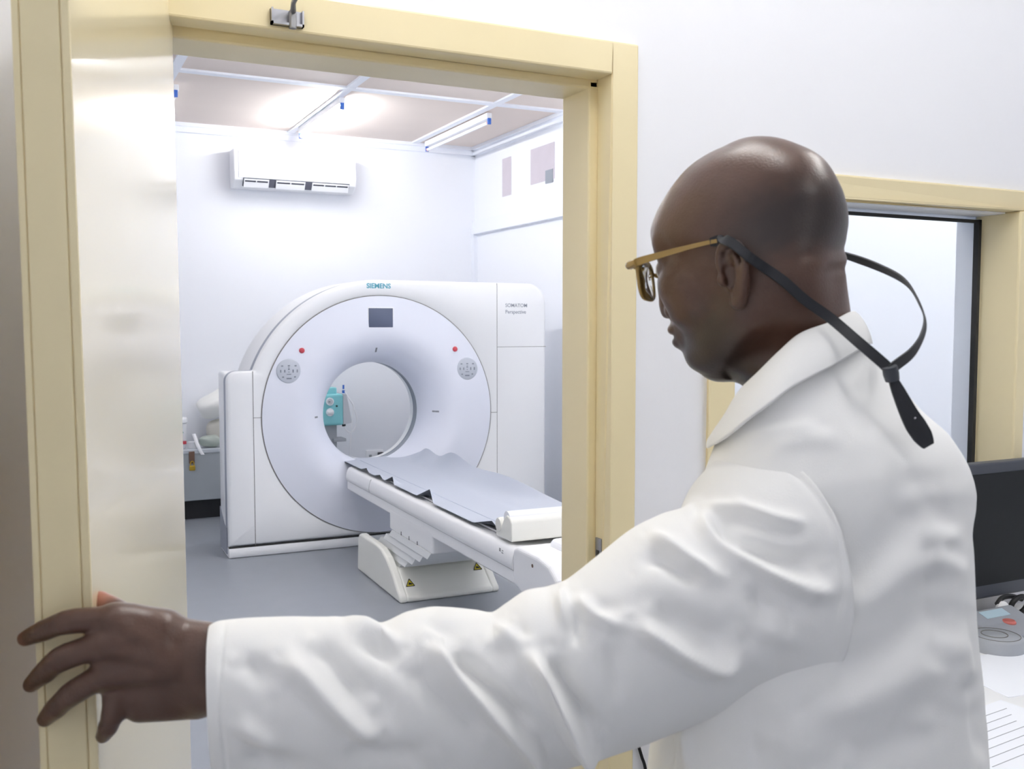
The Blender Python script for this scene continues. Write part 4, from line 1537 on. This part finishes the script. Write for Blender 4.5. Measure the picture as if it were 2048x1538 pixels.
# ---- lab coat
def dist_poly(x, y, pl):
    d = np.full(x.shape, 1e9)
    for (x0, y0), (x1, y1) in zip(pl[:-1], pl[1:]):
        ex, ey = x1 - x0, y1 - y0
        t = np.clip(((x - x0) * ex + (y - y0) * ey) / (ex * ex + ey * ey + 1e-9), 0, 1)
        d = np.minimum(d, np.hypot(x - x0 - t * ex, y - y0 - t * ey))
    return d


def end_fade(x, y, pl, ln=40):
    a, b = np.array(pl[0]), np.array(pl[-1])
    ss = lambda v: np.clip(v, 0, 1) ** 2 * (3 - 2 * np.clip(v, 0, 1))
    return (0.05 + 0.95 * ss(np.hypot(x - a[0], y - a[1]) / (ln * 1.3))) * (0.05 + 0.95 * ss(np.hypot(x - b[0], y - b[1]) / (ln * 1.3)))


def grid_normals(P, closed_u, closed_v):
    du = np.roll(P, -1, 0) - np.roll(P, 1, 0)
    dv = np.roll(P, -1, 1) - np.roll(P, 1, 1)
    if not closed_u:
        du[0], du[-1] = P[1] - P[0], P[-1] - P[-2]
    if not closed_v:
        dv[:, 0], dv[:, -1] = P[:, 1] - P[:, 0], P[:, -1] - P[:, -2]
    n = np.cross(du, dv)
    return n / (np.linalg.norm(n, axis=-1, keepdims=True) + 1e-12)


def fold(P, folds, closed_v=True, gain=1.95):
    N = grid_normals(P, False, closed_v)
    c = P.mean(axis=1, keepdims=True)
    if ((P - c) * N).sum() < 0:
        N = -N
    x, y, z = px_of(P.reshape(-1, 3))
    x, y = x.reshape(P.shape[:2]), y.reshape(P.shape[:2])
    view = cC - P
    view /= np.linalg.norm(view, axis=-1, keepdims=True)
    face = np.clip(((N * view).sum(-1) + 0.15) / 0.3, 0, 1)
    disp = np.zeros(P.shape[:2])
    for pl, amp, wd_ in folds:
        pl = cr(pl, max(12, len(pl) * 6)).tolist()
        disp += amp * gain * np.exp(-(dist_poly(x, y, pl) / wd_) ** 2) * end_fade(x, y, pl)
    Q = P + N * (disp * face)[..., None]
    for _ in range(3):
        A = (np.roll(Q, 1, 1) + np.roll(Q, -1, 1)) / 2
        B = Q.copy()
        B[1:-1] = (Q[2:] + Q[:-2]) / 2
        Q = 0.5 * Q + 0.25 * A + 0.25 * B
    return Q


def z1(pts):        # zoom coordinates (900,880 scale 1.784)
    return [(900 + a / 1.784, 880 + b / 1.784) for a, b in pts]


def z3(pts):        # zoom coordinates (360,1100 scale 2.179)
    return [(360 + a / 2.179, 1100 + b / 2.179) for a, b in pts]


SL = [  # top x,y  bottom x,y  bow, depth, depth radius
    (1500, 897, 1575, 1400, 165, .868, .070),
    (1440, 940, 1540, 1400, 120, .866, .074),
    (1392, 1006, 1480, 1402, 84, .862, .076),
    (1330, 1026, 1420, 1436, 62, .858, .077),
    (1262, 1060, 1350, 1466, 44, .852, .077),
    (1200, 1108, 1280, 1494, 30, .848, .076),
    (1132, 1160, 1200, 1520, 14, .844, .075),
    (1098, 1172, 1150, 1534, 8, .842, .074),
    (1052, 1180, 1100, 1548, 4, .838, .073),
    (1012, 1206, 1050, 1562, 0, .834, .072),
    (984, 1224, 1010, 1574, 0, .830, .070),
    (950, 1219, 975, 1584, 0, .826, .069),
    (900, 1214, 920, 1594, 0, .818, .068),
    (860, 1213, 880, 1600, 0, .812, .067),
    (815, 1222, 832, 1603, 0, .806, .066),
    (762, 1245, 780, 1604, 0, .800, .064),
    (700, 1235, 715, 1600, -2, .790, .062),
    (600, 1232, 612, 1592, -5, .776, .058),
    (500, 1235, 508, 1582, -9, .764, .055),
    (440, 1241, 446, 1574, -11, .757, .053),
    (420, 1250, 430, 1566, -12, .755, .052),
]
NS, NT = 420, 200
S_ = cr(SL, NS)
# keep the outline corners crisp: linear blend of the same stations
Sl = np.stack([np.interp(np.linspace(0, len(SL) - 1, NS), np.arange(len(SL)), np.array(SL)[:, k]) for k in range(7)], -1)
S_ = 0.7 * S_ + 0.3 * Sl
tt = np.linspace(0, 2 * np.pi, NT, endpoint=False)
PX = np.zeros((NS, NT, 3))
for i in range(NS):
    tx, ty, bx, by, bow, zc, rd = S_[i]
    c, s = np.cos(tt), np.sin(tt)
    cc = np.sign(c) * np.abs(c) ** 0.9
    mx_, my_ = (tx + bx) / 2, (ty + by) / 2
    x = mx_ + (tx - bx) / 2 * cc + bow * s
    y = my_ + (ty - by) / 2 * cc
    z = zc - rd * s
    PX[i] = cC + z[:, None] * (cF + ((x - 1024) / FPX)[:, None] * cR - ((y - 769) / FPX)[:, None] * cU)
folds_sl = [
    (z1([(880, 250), (940, 345), (1050, 420), (1180, 490), (1300, 535), (1390, 520)]), .0075, 16),
    (z1([(915, 275), (985, 350), (1100, 405), (1230, 440), (1340, 440)]), -.0075, 22),
    (z1([(870, 238), (1000, 246), (1080, 256), (1180, 288), (1290, 300)]), .0045, 13),
    (z1([(940, 268), (1060, 285), (1170, 325), (1290, 350)]), -.003, 16),
    (z1([(985, 190), (1040, 225), (1080, 252)]), .003, 10),
    (z1([(690, 330), (790, 385), (870, 440), (950, 478), (985, 455)]), .0055, 15),
    (z1([(660, 455), (740, 425), (830, 470), (930, 515)]), -.005, 16),
    (z1([(430, 545), (500, 612), (580, 655), (640, 645)]), .0065, 15),
    (z1([(470, 570), (545, 600), (620, 610)]), -.004, 14),
    (z1([(650, 640), (760, 715), (860, 775), (960, 806), (1060, 770)]), .0075, 17),
    (z1([(700, 600), (830, 650), (950, 700), (1040, 690)]), -.0055, 24),
    (z1([(1070, 500), (1110, 590), (1180, 640)]), -.005, 20),
    (z1([(1090, 620), (1180, 690), (1280, 690)]), .003, 22),
    (z1([(385, 520), (400, 600), (410, 690)]), .0055, 12),
    (z1([(440, 560), (450, 660), (440, 760)]), -.004, 14),
    (z1([(225, 640), (250, 680), (285, 730)]), -.005, 13),
    (z1([(130, 660), (200, 690), (275, 735)]), .0045, 12),
    (z1([(280, 740), (330, 850), (390, 970), (450, 1075), (500, 1105), (545, 1075)]), .0085, 15),
    (z1([(360, 760), (420, 900), (490, 1010), (540, 1050)]), -.007, 18),
    (z1([(560, 700), (590, 830), (610, 960)]), -.003, 22),
    (z3([(420, 460), (560, 570), (680, 690), (800, 790), (900, 812)]), .006, 20),
    (z3([(560, 380), (650, 460), (730, 570), (850, 680)]), -.0065, 24),
    (z3([(1080, 390), (1200, 560), (1350, 700), (1500, 840), (1590, 935), (1640, 890)]), .0085, 16),
    (z3([(1180, 430), (1300, 560), (1430, 680), (1550, 800)]), -.007, 18),
    (z3([(980, 480), (1080, 600), (1200, 720), (1340, 840)]), -.004, 24),
    (z3([(1490, 430), (1590, 560), (1700, 720), (1770, 850), (1830, 865)]), .0075, 14),
    (z3([(700, 300), (850, 368), (985, 432)]), .0055, 14),
    (z3([(760, 380), (860, 430), (960, 500)]), -.005, 16),
    (z3([(1040, 270), (1130, 330), (1260, 380)]), -.003, 16),
    (z3([(1290, 390), (1400, 400), (1510, 395)]), .004, 14),
    (z3([(220, 720), (330, 800), (450, 885)]), .004, 18),
    (z3([(230, 470), (330, 520), (420, 620)]), -.004, 22),
    (z3([(250, 870), (420, 930), (560, 960)]), -.004, 20),
    (z3([(700, 860), (900, 900), (1100, 900)]), -.003, 26),
    # stitched cuff hem
    ([(452, 1236), (441, 1330), (443, 1440), (455, 1575)], -.0010, 3.0),
    # seam into the shoulder
    ([(1518, 905), (1580, 938), (1640, 1000), (1672, 1062), (1684, 1120), (1686, 1185), (1672, 1250)], -.0018, 4.0),
]
for k, yy in enumerate(range(1270, 1570, 24)):
    folds_sl.append(([(412, yy), (428, yy + 2), (450, yy + 3)], .0010 if k % 2 else -.0010, 8))
# the outline of the folds shows on the top edge already; the folds fade there
PS = fold(PX, folds_sl)
coat_z0 = 0.56
BX0 = BC + np.array([0, 0, 0])
# torso of the coat: from the collar down to the hem; angle 0 = camera right (back), 90 = towards the camera, 180 = front
ROW = np.array([(1010, 1384, 1957), (1070, 1376, 1946), (1150, 1366, 1950), (1250, 1345, 1955), (1320, 1332, 1962), (1390, 1318, 1970), (1470, 1306, 1978), (1538, 1300, 1981), (1700, 1290, 1995), (1950, 1285, 2010), (2250, 1280, 2020), (2560, 1270, 2025)])
NTH = 260
th = np.linspace(0, 2 * np.pi, NTH, endpoint=False)
c, s = np.cos(th), np.sin(th)
ZC0 = 0.985
neckc = at(1580, 790, 0.955)
# collar loops first: the coat starts under the collar
def loop3(pts_near):
    """near half from nape to throat, mirrored to the far side about the body's middle depth"""
    near = np.array([at(*p) for p in pts_near])
    far = []
    for p in pts_near[::-1][1:-1]:
        far.append(at(p[0] - 0, p[1], 2 * 0.962 - p[2]))
    return cr(np.concatenate([near, np.array(far), near[:1]]), NTH + 1)[:-1]


up_in = loop3([(1704, 632, .962), (1690, 636, .925), (1658, 650, .900), (1601, 672, .889), (1562, 704, .885), (1519, 748, .889), (1482, 786, .903), (1462, 822, .920), (1448, 850, .940), (1440, 866, .962)])
up = loop3([(1706, 621, .962), (1694, 624, .921), (1658, 643, .893), (1601, 665, .881), (1562, 698, .877), (1519, 741, .881), (1480, 780, .896), (1458, 821, .914), (1442, 848, .936), (1432, 866, .962)])
lo_l = loop3([(1742, 689, .962), (1732, 692, .908), (1660, 735, .862), (1590, 772, .846), (1545, 806, .842), (1502, 837, .848), (1466, 866, .862), (1440, 884, .882), (1424, 893, .912), (1416, 898, .962)])
cen_ = lo_l.mean(0)
loop0 = 0.72 * lo_l + 0.28 * up
loop0 = loop0 + (cen_ - loop0) * np.array([0.07, 0.07, 0])


def chest_loop(y, L, R, b):
    cx, hwid = (L + R) / 2, (R - L) / 2
    depth = ZC0 - b * np.sign(s) * np.abs(s) ** 0.9
    px = cx + hwid * np.sign(c) * np.abs(c) ** 0.85 * (ZC0 / depth)
    zc_ = 1.56 - (y - 647) / FPX * ZC0
    P = np.zeros((NTH, 3))
    for k in range(NTH):
        r = cF + (px[k] - 1024) / FPX * cR - (y - 769) / FPX * cU
        q = cC + depth[k] * r
        q[2] = zc_
        P[k] = q
    return P


loops = []
l1 = chest_loop(1010, 1384, 1957, 0.17)
ND = 60
gt = np.array([0, .2, .4, .6, .8, 1])
gb = np.array([0, .22, .45, .68, .87, 1])
gs = np.array([0, .34, .66, .87, .96, 1])
gf = gt
for i in range(ND):
    t = i / ND
    wb, wf, wsd = np.clip(c, 0, 1) ** 2, np.clip(-c, 0, 1) ** 2, s ** 2
    g_ = wb * np.interp(t, gt, gb) + wf * t + wsd * np.interp(t, gt, gs)
    P = loop0 + (l1 - loop0) * np.array([1, 1, 0]) * g_[:, None] + (l1 - loop0) * np.array([0, 0, 1]) * t
    loops.append(P)
ys = np.concatenate([np.linspace(1010, 1560, 110), np.linspace(1570, 2560, 60)])
for y in ys:
    L, R = np.interp(y, ROW[:, 0], ROW[:, 1]), np.interp(y, ROW[:, 0], ROW[:, 2])
    b = np.interp(y, [1010, 1200, 1500, 2000, 2560], [.17, .178, .172, .185, .20])
    loops.append(chest_loop(y, L, R, b))
PT = np.array(loops)
# smooth along the height so the shoulder has no crease
for _ in range(10):
    PT[1:-1] = 0.5 * PT[1:-1] + 0.25 * (PT[:-2] + PT[2:])
# right outline to the measured one
x, y, z = px_of(PT.reshape(-1, 3))
RO = np.array([(690, 1745), (734, 1776), (761, 1797), (823, 1851), (866, 1902), (900, 1925), (930, 1942), (960, 1951), (990, 1957), (1015, 1954), (1040, 1949), (1070, 1946), (1150, 1950), (1250, 1955), (1320, 1962), (1390, 1970), (1470, 1978), (1538, 1981), (2600, 1995)])
rws = np.arange(690, 1600, 10)
Rm = np.array([x[np.abs(y - r) < 8].max() if (np.abs(y - r) < 8).any() else np.nan for r in rws])
okk = ~np.isnan(Rm)
Rm = np.interp(rws, rws[okk], Rm[okk])
dl = np.interp(y, RO[:, 0], RO[:, 1]) - np.interp(y, rws, Rm)
cxm = 1620.0
wgt = np.clip((x - cxm) / (np.interp(y, rws, Rm) - cxm), 0, 1) ** 1.5
PT = (PT.reshape(-1, 3) + np.outer(np.clip(dl, -70, 70) * wgt * z / FPX, cR)).reshape(PT.shape)
folds_t = [
    (z1([(1390, 640), (1480, 560), (1600, 470), (1720, 390)]), .0035, 34),
    (z1([(1400, 560), (1500, 450), (1600, 330), (1660, 200)]), -.0028, 40),
    (z1([(1330, 860), (1480, 800), (1640, 690), (1760, 560)]), -.003, 44),
    (z1([(1240, 960), (1420, 940), (1600, 860), (1740, 760)]), .003, 40),
    (z1([(1150, 1000), (1230, 1080), (1330, 1160)]), .003, 40),
    (z1([(1400, 1160), (1560, 1100), (1700, 1000)]), -.003, 40),
    (z1([(1790, 380), (1800, 520), (1820, 700), (1850, 900)]), .0055, 26),
    (z1([(1740, 420), (1755, 560), (1780, 760)]), -.004, 30),
    (z1([(1830, 560), (1860, 760), (1880, 980), (1900, 1160)]), -.003, 16),
    (z1([(1720, 180), (1760, 260), (1790, 360)]), -.0025, 26),
    ([(1503, 1380), (1505, 1420), (1510, 1480), (1516, 1545), (1530, 1700)], -.0022, 5),
    ([(1330, 1430), (1334, 1480), (1338, 1560)], -.0045, 9),
    ([(1368, 1430), (1374, 1490), (1378, 1560)], .004, 8),
    ([(1480, 868), (1560, 860), (1650, 850)], .0022, 16),
    ([(1520, 905), (1600, 880), (1700, 880)], .002, 18),
]
PT = fold(PT, folds_t)
coatm = MB()
coatm.grid(PT, closed_v=True)
coat = coatm.build('lab_coat', m_coat, man, angle=180)
sd = coat.modifiers.new('thick', 'SOLIDIFY')
sd.thickness = 0.0015
sd.offset = -1
sl = MB()
sl.grid(PS, closed_v=True)
slo = sl.build('sleeve', m_coat, coat, angle=180)
sd = slo.modifiers.new('thick', 'SOLIDIFY')
sd.thickness = 0.004
sd.offset = -1
# far sleeve
fs = cr([at(1740, 930, 1.06), shf, shf * 0.5 + elf * 0.5, elf, wrf], 30)
MB().tube(fs, np.interp(np.linspace(0, 1, 30), [0, .2, .5, 1], [.045, .07, .07, .058]).tolist(), 40, True).build('sleeve', m_coat, coat, angle=60)

# collar: standing band folded over; rows from the inner top edge over the fold to the outer lower edge
mid_ = (up + lo_l) / 2
out = np.cross(np.roll(up, -1, 0) - np.roll(up, 1, 0), lo_l - up)
out /= np.linalg.norm(out, axis=1, keepdims=True) + 1e-9
if (out[30] @ (cC - up[30])) < 0:
    out = -out
rowsC = []
ctrl = [up_in + (lo_l - up) * 0.45, up_in, up + out * 0.001, up * .8 + lo_l * .2 + out * 0.004, mid_ + out * 0.005, up * .2 + lo_l * .8 + out * 0.004, lo_l + out * 0.002]
for k in np.linspace(0, len(ctrl) - 1, 30):
    i = min(int(k), len(ctrl) - 2)
    rowsC.append(ctrl[i] + (ctrl[i + 1] - ctrl[i]) * (k - i))
rowsC = np.array(rowsC)
for _ in range(2):
    rowsC[1:-1] = 0.5 * rowsC[1:-1] + 0.25 * (rowsC[:-2] + rowsC[2:])
co = MB()
co.grid(rowsC, closed_v=True)
coo = co.build('collar', m_coat, coat, angle=180)
sd = coo.modifiers.new('thick', 'SOLIDIFY')
sd.thickness = 0.0025
sd.offset = -1

# trousers and shoes below the coat
tr_ = MB()
for s_ in (-1, 1):
    hp_ = hip2 + latd * 0.085 * s_
    tr_.tube([np.array([hp_[0], hp_[1], zz]) for zz in (0.95, 0.75, 0.5, 0.3, 0.09)], [0.10, 0.10, 0.085, 0.08, 0.082], 28)
tr_.build('trousers', m_trou, man)
for s_ in (-1, 1):
    hp_ = hip2 + latd * 0.085 * s_
    sh_ = MB()
    pth = [np.array([hp_[0], hp_[1], 0.045]) + bodyd * a for a in (-0.07, -0.05, 0.0, 0.08, 0.15, 0.19)]
    sh_.tube(pth, [0.025, 0.040, 0.045, 0.042, 0.036, 0.018], 20)
    o = sh_.build('shoe', m_shoe, man)
    for v in o.data.vertices:
        v.co.z = max(v.co.z, 0.002)

# ---------------------------------------------------------------- eyeglasses with retainer cord
gl = empty('eyeglasses', hw(0.10, 0, 0.0))
tag(gl, 'amber framed eyeglasses on a black retainer cord worn by the man', 'eyeglasses')
gl_o = np.array(gl.location)
GFX = MB()
NEAR = at(1270, 530, 0.0)


def gb_(o):
    o.location = -Vector(gl_o)
    return o


def ribbon(pts, wid, thick, nrm_):
    """flat band along pts; width in the picture-ish plane perpendicular to the path"""
    P = np.asarray(pts)
    T_ = np.gradient(P, axis=0)
    T_ /= np.linalg.norm(T_, axis=1, keepdims=True)
    N_ = np.asarray(nrm_, float)
    if N_.ndim == 1:
        N_ = np.tile(N_, (len(P), 1))
    W_ = np.cross(T_, N_)
    W_ /= np.linalg.norm(W_, axis=1, keepdims=True)
    N2 = np.cross(W_, T_)
    wv = np.broadcast_to(np.asarray(wid, float), (len(P),))[:, None] / 2
    h = thick / 2
    ring = [P + W_ * wv + N2 * h, P - W_ * wv + N2 * h, P - W_ * wv - N2 * h, P + W_ * wv - N2 * h]
    G = np.stack(ring, 1)
    mb = MB()
    mb.grid(G, closed_v=True)
    n = len(P)
    mb.f.append((0, 1, 2, 3))
    mb.f.append((4 * (n - 1) + 3, 4 * (n - 1) + 2, 4 * (n - 1) + 1, 4 * (n - 1)))
    return mb


def rim_pts(side):
    c0 = np.array([0.1055, 0.0405 * side, -0.011])
    pts = []
    for a in np.linspace(0, 2 * np.pi, 41)[:-1]:
        ca, sa = math.cos(a), math.sin(a)
        x = 0.030 * np.sign(ca) * abs(ca) ** 0.6
        y = 0.0195 * np.sign(sa) * abs(sa) ** 0.6
        pts.append(hw(c0[0] - 0.0035 * abs(x * side + 0.036) / 0.036 * 2 - 0.05 * y * 0.3, c0[1] + x, c0[2] + y))
    return pts


for side in (1, -1):
    rp = rim_pts(side)
    gb_(MB().tube(rp + rp[:2], [0.0021 if 1 < i_ < 19 else 0.0015 for i_ in range(42)], 10).build('rim', m_amber, gl))
    cen = np.mean(rp, axis=0)
    lnm = MB()
    lnm.add([cen] + rp, [(0, i + 1, (i + 1) % 40 + 1) for i in range(40)])
    lo_ = gb_(lnm.build('lens', m_lens, gl))
    md = lo_.modifiers.new('thick', 'SOLIDIFY')
    md.thickness = 0.0018
gb_(MB().tube(cr([hw(0.106, 0.013, -0.004), hw(0.1095, 0, -0.001), hw(0.106, -0.013, -0.004)], 12), 0.002, 10).build('bridge', m_amber, gl))
tA = at(1276, 527, 0.925)
for side in (1, -1):
    h0 = hw(0.0965, 0.0685 * side, 0.003)
    tm = [h0, hw(0.086, 0.0755 * side, 0.0045), hw(0.05, 0.0785 * side, 0.0065), hw(0.018, 0.0795 * side, 0.0075), hw(0.002, 0.0808 * side, 0.0070)]
    tc_ = cr(tm, 30)
    gb_(ribbon(tc_, np.interp(np.linspace(0, 1, 30), [0, .25, .6, 1], [.0085, .0075, .0045, .0032]), .0022, HD_L * side).build('temple', m_amber, gl))
    if side == 1:
        near_end = tm[-1]
    else:
        far_end = tm[-1]
# end piece block at the near hinge
gb_(MB().tube([hw(0.1035, 0.0635, 0.004), hw(0.0995, 0.0692, 0.0035), hw(0.090, 0.0748, 0.004)], [0.0040, 0.0044, 0.0036], 10).build('end_piece', m_amber, gl))


# near side: sleeve over the temple end, then behind the ear and down to the bead
def skin_at(px_, py_, off):
    k_ = (np.abs(hx2 - px_) < 9) & (np.abs(hy2 - py_) < 9)
    return at(px_, py_, hz2[k_].min() - off)


hx2, hy2, hz2 = px_of(HW)
pn_ = [near_end + (hw(0.018, 0.0795, 0.0075) - near_end) * 0.6, near_end, skin_at(1448, 479, .0025), skin_at(1468, 489, .003), skin_at(1501, 516, .003), skin_at(1530, 536, .003), skin_at(1567, 562, .004), skin_at(1610, 600, .008), at(1663, 638, .872), at(1719, 686, .852), at(1771, 731, .845), at(1780, 744, .843)]
pn_ = cr(pn_, 60)
gb_(ribbon(pn_, np.interp(np.linspace(0, 1, 60), [0, .05, .14, .3, 1], [.0070, .0095, .0100, .0085, .0096]), .0022, -cF).build('retainer_cord', m_black_strap, gl))
pf_ = [far_end, at(1560, 500, 1.05), at(1640, 500, 1.052), at(1697, 513, 1.03), at(1763, 537, .985), at(1811, 564, .95), at(1837, 603, .925), at(1850, 642, .905), at(1842, 677, .885), at(1822, 707, .865), at(1789, 733, .846), at(1781, 744, .8445)]
pf_ = cr(pf_, 80)
nn = np.array([-cF * math.cos(a) + cR * math.sin(a) for a in np.interp(np.linspace(0, 1, 80), [0, .4, .6, .75, .9, 1], [1.0, .8, 0.9, 1.15, .6, .3])])
gb_(ribbon(pf_, .0098, .0018, nn).build('retainer_cord', m_black_strap, gl))
bd = at(1782, 747, .843)
gb_(MB().tube([bd - np.array([0.002, 0, -0.006]), bd, bd + np.array([0.002, 0, -0.006])], [0.0062, 0.0068, 0.006], 16).build('slider_bead', mat('bead_grey', (58, 62, 70), 0.5), gl))
tl = cr([at(1783, 752, .8435), at(1800, 790, .842), at(1822, 835, .841), at(1845, 872, .840), at(1857, 892, .8395)], 30)
gb_(ribbon(tl, np.interp(np.linspace(0, 1, 30), [0, .2, .6, .75, 1], [.006, .011, .0175, .0165, .0095]), .003, -cF).build('cord_tail', m_black_strap, gl))
gb_(MB().sphere(at(1830, 836, .8385), 0.0012, 10).build('rivet', m_chr, gl))
